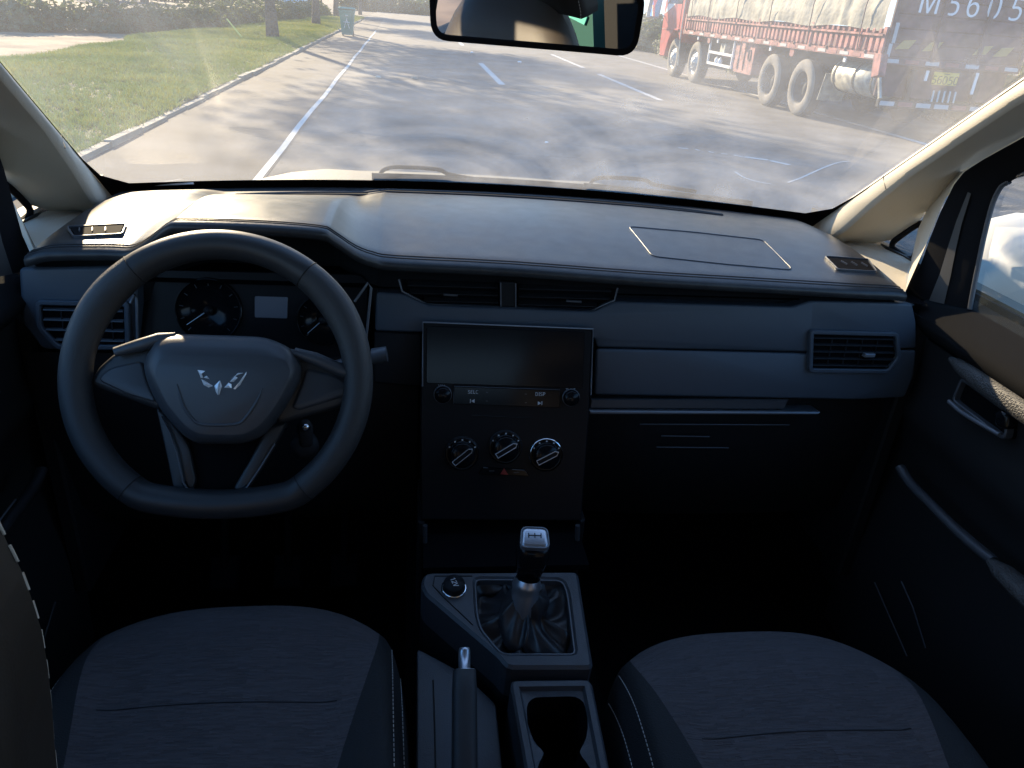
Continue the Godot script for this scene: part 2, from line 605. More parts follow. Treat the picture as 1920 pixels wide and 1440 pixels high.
func ground() -> void:
	sheet("ground", [Vector2(-300, 60), Vector2(300, 60), Vector2(300, -320), Vector2(-300, -320)], -0.06, M.dirt)
	sheet("road", [Vector2(-1.5, 40), Vector2(11.0, 40), Vector2(11.0, -160), Vector2(-3.6, -160), Vector2(-3.6, -60), Vector2(-1.6, -6)], 0.0, M.road)
	sheet("road_shoulder", [Vector2(-3.3, 40), Vector2(-1.42, 40), Vector2(-1.42, -2), Vector2(-1.80, -34), Vector2(-2.2, -60), Vector2(-3.4, -60)], 0.004, M.shoulder)
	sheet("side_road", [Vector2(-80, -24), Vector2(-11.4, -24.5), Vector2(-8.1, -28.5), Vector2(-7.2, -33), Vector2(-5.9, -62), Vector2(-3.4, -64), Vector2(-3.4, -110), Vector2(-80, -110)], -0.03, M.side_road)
	# kerb of separate stones
	var k := Node3D.new()
	k.name = "kerb"
	k.set_meta("kind", "structure")
	add_child(k, true)
	var st := []
	for v in 3:
		var s := S()
		box(s, Vector3(0.09, 0.20, 0.965), at(Vector3(0, -0.035, 0)), 0.012)
		s.generate_normals()
		st.append(s.commit())
	var rg := RandomNumberGenerator.new()
	rg.seed = 7
	for i in 52:
		var z := -3.0 - i * 1.0
		var o := MeshInstance3D.new()
		o.name = "kerb_stone" if i == 0 else "kerb_stone_%03d" % i
		o.mesh = st[i % 3]
		o.material_override = M.kerb
		o.position = Vector3(-3.19 - 0.0042 * (i + 3) + rg.randf_range(-0.016, 0.016), rg.randf_range(-0.022, 0.010), z)
		o.rotation = Vector3(rg.randf_range(-0.008, 0.008), rg.randf_range(-0.012, 0.012), 0)
		k.add_child(o, true)
	# lawn, slightly humped
	var s := S()
	var rows := []
	for i in 41:
		var z := -1.0 - i * 1.5
		var t := float(i) / 40
		var row := []
		var right := -3.225 - 0.0042 * (-z)
		var left := lerpf(-9.5, -7.6, clampf((-z - 10.0) / 8.0, 0, 1)) if z > -18 else (lerpf(-7.6, -8.2, clampf((-z - 18.0) / 10.0, 0, 1)) if z > -28 else lerpf(-8.2, -5.9, clampf((-z - 28.0) / 33.0, 0, 1)))
		left += sin(z * 1.3) * 0.18 + sin(z * 3.1) * 0.08
		for j in 13:
			var u := float(j) / 12
			row.append(Vector3(lerpf(left, right, u), -0.02 + 0.07 * minf(1.0, u * 6.0) + 0.05 * sin(u * PI) + 0.02 * sin(z * 0.9 + u * 7.0), z))
		rows.append(row)
	grid(s, rows, 1)
	struct("lawn", s, M.lawn)
	grass(rows)
	# painted lines
	var lines := Node3D.new()
	lines.name = "road_markings"
	lines.set_meta("kind", "structure")
	add_child(lines, true)
	var edge := []
	for i in 26:
		edge.append(Vector2(-1.48 - 0.0105 * i * 1.6 + 0.012 * sin(i * 1.7), -1.0 - i * 1.6))
	var piece := 0
	while piece < 25:
		obj("edge_line", strip(edge.slice(piece, mini(piece + 4, 26)), 0.07, 0.008), M.mark, lines)
		piece += 3
	for z in [-17.9, -33.0, -48.0, -63.0]:
		obj("lane_dash", strip([Vector2(1.80, z), Vector2(1.80, z - 6.1)], 0.15, 0.006), M.mark, lines)
	for z in [-16.7, -25.0, -40.0, -55.0]:
		obj("lane_dash", strip([Vector2(5.05, z), Vector2(5.05, z - 6.2)], 0.14, 0.006), M.mark, lines)
	obj("edge_line", strip([Vector2(8.3, 5), Vector2(8.3, -70)], 0.14, 0.006), M.mark, lines)
	var worn := [Vector3(3.4603, 0.006, -10.4974), Vector3(3.5814, 0.006, -10.451), Vector3(3.6839, 0.006, -10.4405), Vector3(3.72, 0.006, -10.3695), Vector3(3.8228, 0.006, -10.3189), Vector3(3.8747, 0.006, -10.254), Vector3(3.9595, 0.006, -10.1993), Vector3(4.0436, 0.006, -10.1841), Vector3(4.1106, 0.006, -10.1251), Vector3(4.1935, 0.006, -10.033), Vector3(4.2269, 0.006, -10.0423), Vector3(4.4891, 0.006, -9.8884), Vector3(4.5044, 0.006, -9.8555), Vector3(4.6569, 0.006, -9.6075)]
	for i in range(0, worn.size() - 1, 2):
		var a: Vector3 = worn[i]
		var b: Vector3 = worn[i + 1]
		obj("worn_paint_stroke", strip([Vector2(a.x, a.z), Vector2(b.x, b.z)], 0.05 if i < 10 else 0.09, 0.006), M.mark, lines)
	var curve := smooth_line([Vector3(3.6587, 0.006, -8.9265), Vector3(3.6409, 0.006, -8.6482), Vector3(3.6774, 0.006, -8.4532), Vector3(3.7514, 0.006, -8.3568), Vector3(3.8372, 0.006, -8.2924)], 4)
	var curve2 := smooth_line([Vector3(4.0973, 0.006, -8.4327), Vector3(4.3866, 0.006, -8.7302), Vector3(4.6906, 0.006, -9.0794), Vector3(5.1004, 0.006, -9.5459), Vector3(5.5077, 0.006, -9.9741), Vector3(5.7757, 0.006, -10.1586)], 4)
	for c in [curve, curve2]:
		var q := []
		for v in c:
			q.append(Vector2(v.x, v.z))
		obj("worn_paint_stroke", strip(q, 0.028, 0.006), M.mark, lines)

func grass(rows: Array) -> void:
	var s := S()
	var rg := RandomNumberGenerator.new()
	rg.seed = 12
	s.set_smooth_group(-1)
	for b in 7:
		var a := rg.randf() * TAUF
		var d := Vector3(cos(a), 0, sin(a))
		var o := d * rg.randf_range(0.0, 0.05)
		var w := Vector3(-d.z, 0, d.x) * 0.007
		var h := rg.randf_range(0.05, 0.10)
		var tip := o + d * rg.randf_range(0.02, 0.07) + Vector3(0, h, 0)
		tri(s, o - w, o + w, tip)
	s.generate_normals()
	var mm := MultiMesh.new()
	mm.transform_format = MultiMesh.TRANSFORM_3D
	mm.use_colors = true
	mm.mesh = s.commit()
	var n := 52000
	mm.instance_count = n
	var patch := noise(0.35, FastNoiseLite.TYPE_SIMPLEX_SMOOTH, 4, 51)
	for i in n:
		var t := pow(rg.randf(), 1.35)
		var fi := 2.0 + t * 36.9
		var i0 := int(fi)
		var fj := rg.randf() * 11.99
		var j0 := int(fj)
		var p: Vector3 = rows[i0][j0].lerp(rows[i0 + 1][j0], fi - i0).lerp(rows[i0][j0 + 1].lerp(rows[i0 + 1][j0 + 1], fi - i0), fj - j0)
		var v := patch.get_noise_2d(p.x, p.z)
		var sc := rg.randf_range(0.7, 1.5) * (1.0 + v * 0.7)
		mm.set_instance_transform(i, Transform3D(Basis(Vector3.UP, rg.randf() * TAUF).scaled(Vector3(sc, sc, sc)), p - Vector3(0, 0.005, 0)))
		var c := Color(0.30, 0.31, 0.050).lerp(Color(0.47, 0.41, 0.11), clampf(0.4 + v * 1.3 + rg.randf_range(-0.3, 0.3), 0, 1))
		mm.set_instance_color(i, c)
	var o := MultiMeshInstance3D.new()
	o.name = "grass"
	o.multimesh = mm
	o.material_override = M.grass
	o.set_meta("kind", "stuff")
	tag(o, "sunlit yellow-green grass growing on the verge beside the kerb", "grass")
	add_child(o, true)

func make_tree(seed_: int, h: float, r: float, low: float, spread: float, leaves: int) -> Node3D:
	var rg := RandomNumberGenerator.new()
	rg.seed = seed_
	var t := Node3D.new()
	t.name = "tree_seed"
	var s := S()
	var spine := []
	var rad := []
	for i in 8:
		var k := float(i) / 7
		spine.append(Vector3(sin(k * 3.0 + seed_) * 0.12 * k * h * 0.2, k * h * 0.8, cos(k * 2.3 + seed_) * 0.1 * k * h * 0.2))
		rad.append(r * (1.35 if i == 0 else 1.0) * (1.0 - 0.75 * k))
	tube(s, spine, rad, 9)
	s.generate_normals()
	var tr := MeshInstance3D.new()
	tr.name = "trunk"
	tr.mesh = s.commit()
	tr.material_override = M.bark
	t.add_child(tr, true)
	var bs := S()
	var ls := S()
	for b in 16:
		var k := rg.randf_range(low / h / 0.8, 1.0)
		var p: Vector3 = spine[clampi(int(k * 7), 0, 7)]
		var a := rg.randf() * TAUF
		var ln := spread * rg.randf_range(0.5, 1.0) * (1.1 - 0.5 * k)
		var e := p + Vector3(cos(a) * ln, ln * rg.randf_range(0.2, 0.9), sin(a) * ln)
		var mid := p.lerp(e, 0.5) + Vector3(0, -0.15, 0)
		tube(bs, [p, mid, e], [r * 0.32, r * 0.2, r * 0.06], 5)
		for q in int(leaves / 16.0):
			var g := p.lerp(e, rg.randf_range(0.45, 1.15))
			var off := Vector3(rg.randfn(), rg.randfn() * 0.7, rg.randfn()) * spread * 0.17
			var c := g + off
			var n := Vector3(rg.randfn(), rg.randfn() + 0.6, rg.randfn()).normalized()
			var x := n.cross(Vector3(rg.randfn(), rg.randfn(), rg.randfn())).normalized() * rg.randf_range(0.06, 0.11)
			var y := n.cross(x) * 1.6
			ls.set_smooth_group(-1)
			tri(ls, c - y, c + x, c + y)
			tri(ls, c - y, c + y, c - x)
	bs.generate_normals()
	ls.generate_normals()
	var br := MeshInstance3D.new()
	br.name = "branches"
	br.mesh = bs.commit()
	br.material_override = M.bark
	br.set_meta("kind", "stuff")
	t.add_child(br, true)
	var cr := MeshInstance3D.new()
	cr.name = "crown"
	cr.mesh = ls.commit()
	cr.material_override = M.leaf
	cr.set_meta("kind", "stuff")
	t.add_child(cr, true)
	return t

func trees() -> void:
	var kinds := [make_tree(3, 9.5, 0.17, 4.2, 3.2, 3600), make_tree(8, 11.0, 0.21, 4.5, 3.8, 4200), make_tree(15, 8.0, 0.13, 3.0, 2.8, 3000), make_tree(21, 13.0, 0.15, 5.6, 2.6, 160), make_tree(30, 11.5, 0.17, 4.2, 4.4, 8500)]
	var spots := [
		[4, -4.63, -27.9, "roadside tree with a straight grey trunk rising from the lawn beside the road"],
		[3, -13.0, -39.0, "nearly bare tree standing beyond the tan lot"],
		[4, -4.7, -41.0, "second tree along the kerb, small behind the lawn tree"],
		[0, -4.9, -54.0, "far kerbside tree near the parked silver car"],
		[1, -18.0, -60.0, "large tree beyond the side road, above the tan lot"],
		[0, -26.0, -54.0, "tree at the far left edge beyond the side road"],
		[1, -13.0, -64.0, "tree beyond the side road, left of the silver car"],
		[0, -34.0, -50.0, "leftmost tree far beyond the side road"],
		[1, -8.0, -74.0, "tree standing behind the parked silver car"],
		[1, -24.0, -72.0, "tree deep in the background beyond the side road"],
		[2, -4.4, -70.0, "distant tree where the road fades out"],
		[1, 12.6, -27.0, "tree behind the cab of the red truck"],
		[0, 13.0, -36.0, "tree on the right verge ahead of the red truck"],
		[1, 12.4, -47.0, "tree farther along the right verge ahead of the truck"],
		[2, 12.2, -58.0, "distant tree on the right verge above the mirror"],
		[1, 14.0, -16.0, "tree hidden behind the middle of the red truck"],
		[1, -16.0, -48.0, "leafy tree across the side road, right of the leftmost group"],
		[0, -22.5, -46.5, "middle tree of the row across the side road"],
		[1, -29.0, -43.0, "second tree from the left across the side road"],
		[0, -36.0, -40.0, "tree at the left edge nearest the tan lot"],
		[1, -40.0, -64.0, "tree at the far left beyond the shaded side road"],
		[1, -31.0, -66.0, "tree behind the leftmost trees across the side road"],
	]
	var i := 0
	for q in spots:
		var t: Node3D = kinds[q[0]].duplicate()
		t.name = numbered("tree")
		add_child(t, true)
		t.position = Vector3(q[1], -0.05, q[2])
		t.rotation.y = i * 1.9
		tag(t, q[3], "tree", "trees lining the road")
		i += 1
	for k in kinds:
		k.free()
	shrubs()

func shrubs() -> void:
	var rg := RandomNumberGenerator.new()
	rg.seed = 77
	var meshes := []
	for v in 3:
		var s := S()
		s.set_smooth_group(-1)
		for q in 900:
			var d := Vector3(rg.randfn(), absf(rg.randfn()), rg.randfn()).normalized()
			var c := Vector3(d.x * 1.1, d.y * 1.3 + 0.1, d.z * 1.1) * (rg.randf_range(0.65, 1.05) + 0.18 * sin(d.x * 5.0 + v) * cos(d.z * 4.0))
			var n := (d + Vector3(rg.randfn(), rg.randfn(), rg.randfn()) * 0.5).normalized()
			var x := n.cross(Vector3(rg.randfn(), rg.randfn(), rg.randfn())).normalized() * rg.randf_range(0.05, 0.10)
			var y := n.cross(x) * 1.7
			tri(s, c - y, c + x, c + y)
			tri(s, c - y, c + y, c - x)
		s.generate_normals()
		meshes.append(s.commit())
	var rows := []
	var a := []
	for i in 26:
		a.append(Vector3(11.9 + rg.randf_range(-0.3, 0.5), rg.randf_range(0.8, 1.3), -14.0 - i * 1.9))
	rows.append(["grey-green hedge along the right verge behind the truck", a])
	a = []
	for i in 16:
		a.append(Vector3(-6.0 + i * 1.25, rg.randf_range(0.9, 1.5), -88.0 + rg.randf_range(-2, 2)))
	rows.append(["far hedge closing the end of the road", a])
	a = []
	for i in 14:
		a.append(Vector3(-34.0 + i * 1.9, rg.randf_range(0.8, 1.2), -58.0 - i * 1.2))
	rows.append(["farthest hedge, at the back of the side road under the trees", a])
	a = []
	var path := [Vector3(-24, 0, -20.5), Vector3(-11.6, 0, -25.3), Vector3(-8.4, 0, -29.3), Vector3(-7.6, 0, -33.5), Vector3(-6.8, 0, -45), Vector3(-6.3, 0, -57)]
	for q in resample(path, 52):
		a.append(Vector3(q.x + rg.randf_range(-0.2, 0.2), rg.randf_range(0.60, 0.76), q.z + rg.randf_range(-0.2, 0.2)))
	rows.append(["low grey-green hedge behind the lawn and the tan lot at the top left", a])
	for r in rows:
		var h := thing("hedge", r[0], "hedge", Vector3.ZERO, "hedges beside the road")
		for v in 3:
			var mm := MultiMesh.new()
			mm.transform_format = MultiMesh.TRANSFORM_3D
			mm.mesh = meshes[v]
			var mine := []
			for k in range(v, r[1].size(), 3):
				mine.append(r[1][k])
			mm.instance_count = mine.size()
			for k in mine.size():
				var p: Vector3 = mine[k]
				mm.set_instance_transform(k, Transform3D(Basis(Vector3.UP, rg.randf() * TAUF).scaled(Vector3(p.y, p.y * 0.9, p.y)), Vector3(p.x, -0.05, p.z)))
			var o := MultiMeshInstance3D.new()
			o.name = "foliage" if v == 0 else "foliage_%03d" % v
			o.multimesh = mm
			o.material_override = M.shrub
			o.set_meta("kind", "stuff")
			h.add_child(o, true)

func wheel_parts(dual: bool) -> Array:
	var tyre := S()
	var rm := S()
	var tread := S()
	lathe(tyre, [Vector2(0.30, 0.02), Vector2(0.31, 0.0), Vector2(0.36, -0.012), Vector2(0.43, -0.018), Vector2(0.455, -0.010), Vector2(0.485, -0.006), Vector2(0.51, 0.012), Vector2(0.522, 0.035)], Transform3D.IDENTITY, 36)
	lathe(tread, [Vector2(0.522, 0.035), Vector2(0.525, 0.15), Vector2(0.518, 0.24), Vector2(0.47, 0.27), Vector2(0.3, 0.26)], Transform3D.IDENTITY, 36)
	if dual:
		lathe(rm, [Vector2(0.30, 0.02), Vector2(0.285, 0.03), Vector2(0.27, 0.16), Vector2(0.2, 0.19), Vector2(0.15, 0.19), Vector2(0.14, 0.10), Vector2(0.0, 0.09)], Transform3D.IDENTITY, 28)
	else:
		lathe(rm, [Vector2(0.30, 0.02), Vector2(0.285, 0.025), Vector2(0.27, 0.06), Vector2(0.23, 0.04), Vector2(0.19, -0.01), Vector2(0.12, -0.02), Vector2(0.10, -0.05), Vector2(0.0, -0.06)], Transform3D.IDENTITY, 28)
		for i in 10:
			var a := TAUF * i / 10
			lathe(rm, [Vector2(0.018, 0.0), Vector2(0.018, -0.04), Vector2(0.0, -0.045)], at(Vector3(cos(a) * 0.16, sin(a) * 0.16, 0.0)), 6)
	tyre.generate_normals(); rm.generate_normals(); tread.generate_normals()
	return [tyre.commit(), tread.commit(), rm.commit()]

func truck() -> void:
	var X := 7.45
	var zb := -12.9
	var zf := -23.1
	var t := thing("cargo_truck", "red eight-wheeled cargo truck with ribbed side boards and a pale tarpaulin, parked on the right", "truck", Vector3(8.7, 0, -18.5))
	var sf := side_face(X)
	var s := S()
	# chassis
	box(s, Vector3(1.0, 0.34, 11.2), at(Vector3(8.7, 0.98, -18.8)), 0.01)
	box(s, Vector3(2.3, 0.10, 10.2), at(Vector3(8.7, 1.19, -18.0)), 0.01)
	for z in [-15.49, -17.02, -22.12, -24.02]:
		tube(s, [Vector3(7.8, 0.52, z), Vector3(9.6, 0.52, z)], 0.10, 8)
		box(s, Vector3(0.3, 0.3, 0.6), at(Vector3(8.0, 0.75, z)), 0.03)
	obj("chassis", s, M.chassis, t)
	# wheels
	for z in [-15.49, -17.02, -22.12, -24.02]:
		var dual: bool = z > -20
		var parts := wheel_parts(dual)
		for side in [0, 1]:
			var f: Transform3D = Transform3D(Basis(Vector3(0, 0, 1), Vector3(0, 1, 0), Vector3(1, 0, 0)), Vector3(X + (0.0 if dual else 0.05), 0.525, z))
			if side == 1:
				f = Transform3D(Basis(Vector3(0, 0, -1), Vector3(0, 1, 0), Vector3(-1, 0, 0)), Vector3(9.92, 0.525, z))
			var w := MeshInstance3D.new()
			w.mesh = parts[0]
			w.material_override = M.tyre
			var nm := "wheel"
			var k := 0
			while t.has_node(nm):
				k += 1
				nm = "wheel_%03d" % k
			w.name = nm
			t.add_child(w, true)
			w.transform = Transform3D(f.basis, f.origin - t.position)
			for q in [["tread", parts[1], M.tread], ["rim", parts[2], M.chassis if dual else M.rim_steel]]:
				var c := MeshInstance3D.new()
				c.name = q[0]
				c.mesh = q[1]
				c.material_override = q[2]
				w.add_child(c, true)
	# bed floor and side boards
	s = S()
	box(s, Vector3(2.42, 0.06, 10.2), at(Vector3(8.7, 1.27, -18.0)), 0.0)
	obj("bed_floor", s, M.maroon, t)
	for side in 2:
		var xs := X if side == 0 else 9.95
		for p in 4:
			var z0: float = zb - p * 2.55
			var z1: float = z0 - 2.55
			s = S()
			box(s, Vector3(0.02, 0.42, 2.40), at(Vector3(xs + 0.02, 1.46, (z0 + z1) / 2)), 0.0)
			if side == 0:
				for r in 12:
					var zz: float = z0 - 0.17 - r * 0.2
					prism(s, rounded([Vector2(zz - 0.062, 1.31), Vector2(zz + 0.062, 1.31), Vector2(zz + 0.062, 1.555), Vector2(zz - 0.062, 1.555)], 0.05, 3), side_face(xs + 0.012), 0.0, 0.035, 0.012)
					prism(s, rounded([Vector2(zz - 0.05, 1.59), Vector2(zz + 0.05, 1.59), Vector2(zz + 0.05, 1.67), Vector2(zz - 0.05, 1.67)], 0.04, 3), side_face(xs + 0.012), 0.0, 0.03, 0.01)
			obj("side_board", s, M.board_red, t)
		for p in 5:
			s = S()
			box(s, Vector3(0.08, 0.52, 0.10), at(Vector3(xs + (0.01 if side == 0 else -0.01), 1.44, zb - p * 2.55)), 0.01)
			obj("side_post", s, M.board_red, t)
	s = S()
	box(s, Vector3(0.05, 0.035, 10.2), at(Vector3(X - 0.03, 1.575, -18.0)), 0.006)
	obj("upper_rail", s, M.board_red, t)
	s = S()
	box(s, Vector3(0.07, 0.10, 10.25), at(Vector3(X - 0.02, 1.25, -18.0)), 0.006)
	obj("lower_rail", s, M.board_red, t)
	for i in 24:
		var zz := zb - 0.25 - i * 0.42
		s = S()
		box(s, Vector3(0.006, 0.055, 0.30), at(Vector3(X - 0.058, 1.245, zz)), 0.0)
		obj("reflective_tape", s, M.tape_red if i % 2 == 1 else M.tape_white, t)
	for i in 15:
		s = S()
		lathe(s, [Vector2(0.03, 0.0), Vector2(0.03, 0.02), Vector2(0.0, 0.03)], Transform3D(sf.basis, Vector3(X - 0.05, 1.305, zb - 0.4 - i * 0.68)), 8)
		obj("tie_hook", s, M.maroon, t)
	# round and square marker lamps hanging from the rail
	for z in [-16.1, -18.6, -21.0]:
		s = S()
		prism(s, rounded([Vector2(z - 0.10, 1.05), Vector2(z + 0.10, 1.05), Vector2(z + 0.10, 1.21), Vector2(z - 0.10, 1.21)], 0.08, 4), side_face(X), 0.0, 0.03, 0.005, false, true)
		obj("marker_disc", s, M.tape_red if z == -16.1 else M.board_red, t)
	for z in [-14.0, -17.2, -20.4, -21.9]:
		s = S()
		box(s, Vector3(0.03, 0.09, 0.09), at(Vector3(X, 1.14, z)), 0.008)
		obj("marker_lamp", s, M.white_paint, t)
	# tarpaulin over the load, with hanging folds
	s = S()
	var rows := []
	var fold := noise(0.9, FastNoiseLite.TYPE_SIMPLEX_SMOOTH, 4, 61)
	for j in 13:
		var row := []
		for i in 120:
			var z: float = zb - 0.12 - i * (10.0 / 119)
			var v := float(j) / 12
			var g := fold.get_noise_2d(z * 2.6 + v * 0.5, v * 0.5) * 0.05 * (1.1 - v * 0.6) + fold.get_noise_2d(z * 0.8, v * 2.0 + 9.0) * 0.03
			var y := 1.655 + v * 1.25 + 0.025 * sin(z * 2.5) * (1.0 - v)
			row.append(Vector3(X - 0.03 + g + v * v * 0.25, y, z))
		rows.append(row)
	for j in 4:
		var row := []
		for i in 120:
			var z: float = zb - 0.12 - i * (10.0 / 119)
			row.append(Vector3(X + 0.4 + j * 0.62, 3.0 + 0.05 * sin(z * 1.7 + j), z))
		rows.append(row)
	grid(s, rows, 1)
	obj("tarpaulin", s, M.tarp, t)
	for z in [-13.6, -15.5, -17.4, -19.3, -21.2, -22.6]:
		s = S()
		tube(s, [Vector3(X - 0.09, 2.6, z + 0.2), Vector3(X - 0.10, 2.0, z + 0.05), Vector3(X - 0.07, 1.6, z), Vector3(X - 0.05, 1.3, z)], 0.010, 5)
		obj("tie_rope", s, M.maroon, t)
	# side rack and tool box
	s = S()
	for y in [0.60, 0.86]:
		box(s, Vector3(0.05, 0.06, 1.7), at(Vector3(X + 0.02, y, -20.1)), 0.005)
	for z in [-20.95, -19.3]:
		box(s, Vector3(0.05, 0.62, 0.04), at(Vector3(X + 0.02, 0.88, z)), 0.005)
	obj("side_guard", s, M.white_paint, t)
	s = S()
	box(s, Vector3(0.35, 0.22, 0.32), at(Vector3(X + 0.25, 0.98, -20.2)), 0.02)
	obj("air_box", s, M.galv, t)
	for z in [-20.15, -20.4]:
		s = S()
		lathe(s, [Vector2(0.06, 0.0), Vector2(0.06, 0.08), Vector2(0.0, 0.16)], Transform3D(Basis(Vector3(1, 0, 0), Vector3(0, 0, -1), Vector3(0, 1, 0)), Vector3(X + 0.05, 0.63, z)), 10)
		obj("air_bottle_cap", s, M.white_paint, t)
	s = S()
	box(s, Vector3(0.5, 0.68, 1.15), at(Vector3(X + 0.28, 0.87, -18.65)), 0.015)
	for z in [-18.95, -18.62]:
		box(s, Vector3(0.02, 0.5, 0.05), at(Vector3(X + 0.02, 0.86, z)), 0.004)
	obj("tool_box", s, M.board_red, t)
	s = S()
	rim(s, rounded([Vector2(-18.4, 0.82), Vector2(-18.24, 0.82), Vector2(-18.24, 1.06), Vector2(-18.4, 1.06)], 0.07, 4), 0.02, side_face(X + 0.03), 0.0, 0.02)
	obj("tool_box_handle", s, M.maroon, t)
	# fuel tank slung under the tail
	s = S()
	lathe(s, [Vector2(0.0, 0.0), Vector2(0.24, 0.0), Vector2(0.28, 0.03), Vector2(0.28, 1.45), Vector2(0.24, 1.48), Vector2(0.0, 1.48)], Transform3D(Basis(Vector3(1, 0, 0), Vector3(0, 1, 0), Vector3(0, 0, 1)), Vector3(X + 0.36, 0.86, -14.55)), 26)
	obj("fuel_tank", s, M.galv, t)
	for z in [-14.45, -13.75, -13.15]:
		s = S()
		lathe(s, [Vector2(0.282, 0.0), Vector2(0.290, 0.0), Vector2(0.290, 0.05), Vector2(0.282, 0.05)], at(Vector3(X + 0.36, 0.86, z)), 26, -1)
		obj("tank_strap", s, M.chassis, t)
	s = S()
	prism(s, [Vector2(-12.93, 0.93), Vector2(-12.72, 0.98), Vector2(-12.78, 1.30), Vector2(-13.02, 1.30)], side_face(X - 0.04), -0.1, 0.02, 0.005, false, true)
	obj("rear_corner_post", s, M.board_red, t)
	s = S()
	box(s, Vector3(0.5, 0.5, 0.02), Transform3D(Basis(Vector3.RIGHT, 0.25), Vector3(X + 0.3, 0.62, -14.72)), 0.0)
	box(s, Vector3(0.04, 0.35, 0.05), Transform3D(Basis(Vector3.RIGHT, -0.5), Vector3(X + 0.1, 0.78, -12.85)), 0.0)
	obj("mud_flap", s, M.galv, t)
	truck_tail(t, X, zb)
	truck_cab(t, X)

func truck_tail(t: Node3D, X: float, zb: float) -> void:
	var z := -12.86
	var s: SurfaceTool
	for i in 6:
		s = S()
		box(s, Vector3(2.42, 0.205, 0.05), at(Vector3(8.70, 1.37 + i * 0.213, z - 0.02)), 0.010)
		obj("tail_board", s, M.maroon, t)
	s = S()
	box(s, Vector3(2.40, 1.3, 0.02), at(Vector3(8.70, 1.92, z - 0.06)), 0.0)
	obj("tail_backing", s, M.chassis, t)
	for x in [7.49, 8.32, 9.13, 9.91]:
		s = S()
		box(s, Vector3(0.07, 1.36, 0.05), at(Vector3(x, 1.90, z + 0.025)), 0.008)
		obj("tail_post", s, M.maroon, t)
	s = S()
	box(s, Vector3(2.5, 0.12, 0.08), at(Vector3(8.70, 1.205, z)), 0.01)
	box(s, Vector3(2.3, 0.5, 0.04), at(Vector3(8.70, 0.9, z - 0.12)), 0.0)
	obj("tail_beam", s, M.maroon, t)
	s = S()
	box(s, Vector3(2.3, 0.12, 0.08), at(Vector3(8.72, 0.555, z + 0.02)), 0.01)
	for x in [8.1, 9.3]:
		box(s, Vector3(0.08, 0.5, 0.06), at(Vector3(x, 0.85, z - 0.03)), 0.005)
	obj("rear_bumper", s, M.chassis, t)
	for i in 7:
		s = S()
		box(s, Vector3(0.24, 0.06, 0.006), at(Vector3(7.62 + i * 0.36, 1.205, z + 0.045)), 0.0)
		obj("reflective_tape", s, M.tape_white if i % 2 == 0 else M.tape_red, t)
		s = S()
		box(s, Vector3(0.26, 0.07, 0.006), at(Vector3(7.72 + i * 0.33, 0.555, z + 0.065)), 0.0)
		obj("reflective_tape", s, M.tape_red if i % 3 == 1 else M.tape_white, t)
	for q in [[7.55, 1.62, 0.30], [7.52, 1.36, 0.2]]:
		s = S()
		box(s, Vector3(0.06, q[2], 0.006), at(Vector3(q[0], q[1], z + 0.055)), 0.0)
		obj("reflective_tape", s, M.tape_white, t)
	for q in [[8.40, 1.02, 0.16], [9.30, 0.95, 0.34]]:
		s = S()
		box(s, Vector3(0.05, q[2], 0.02), at(Vector3(q[0] - 0.08, q[1], z + 0.01)), 0.0)
		obj("lamp_bracket", s, M.white_paint, t)
	# yellow warning panels
	for x in [7.80, 8.28, 9.18, 9.56]:
		s = S()
		prism(s, [Vector2(x - 0.17, 1.38), Vector2(x + 0.07, 1.40), Vector2(x + 0.17, 1.54), Vector2(x - 0.05, 1.52)], at(Vector3(0, 0, z + 0.008)), 0.0, 0.006, 0.0)
		obj("warning_patch", s, M.amber, t)
	# plate
	s = S()
	prism(s, rounded([Vector2(8.47, 0.89), Vector2(8.93, 0.89), Vector2(8.93, 1.09), Vector2(8.47, 1.09)], 0.015, 2), at(Vector3(0, 0, z - 0.04)), 0.0, 0.012, 0.002, false, true)
	var pl := obj("number_plate", s, M.plate, t)
	letters("plate_digits", "56050", 0.13, Vector3(8.70, 0.965, z - 0.0255), M.black, pl, t)
	s = S()
	box(s, Vector3(0.10, 0.012, 0.003), at(Vector3(8.71, 1.062, z - 0.0265)), 0.0)
	obj("plate_stroke", s, M.black, pl)
	for i in 5:
		s = S()
		tube(s, [Vector3(8.55 + i * 0.1, 0.80, z - 0.02), Vector3(8.53 + i * 0.1, 0.62, z + 0.02)], 0.018, 6)
		obj("hanging_bar", s, M.rim_steel, t)
	# hand-painted number across the tail
	var n := 0
	for q in [["M", 8.03], ["5", 8.44], ["6", 8.78], ["0", 9.16], ["5", 9.55]]:
		letters("painted_number", q[0], 0.34, Vector3(q[1], 2.10 + 0.0 * n, z + 0.009), M.white_paint, t, t)
		n += 1

func letters(n: String, text: String, h: float, p: Vector3, m: Material, parent: Node, top: Node3D, turn := Basis.IDENTITY) -> void:
	var tm := TextMesh.new()
	var fo := SystemFont.new()
	fo.font_names = PackedStringArray(["Droid Sans"])
	tm.font = fo
	tm.text = text
	tm.font_size = 64
	tm.pixel_size = h / 46.0
	tm.depth = 0.002 if h > 0.05 else 0.0006
	tm.curve_step = 1.5
	var o := MeshInstance3D.new()
	var nm := n
	var k := 0
	while parent.has_node(nm):
		k += 1
		nm = "%s_%03d" % [n, k]
	o.name = nm
	o.mesh = tm
	o.material_override = m
	parent.add_child(o, true)
	o.transform = Transform3D(turn, p - top.position)
	if parent != top:
		o.position -= (parent as Node3D).position

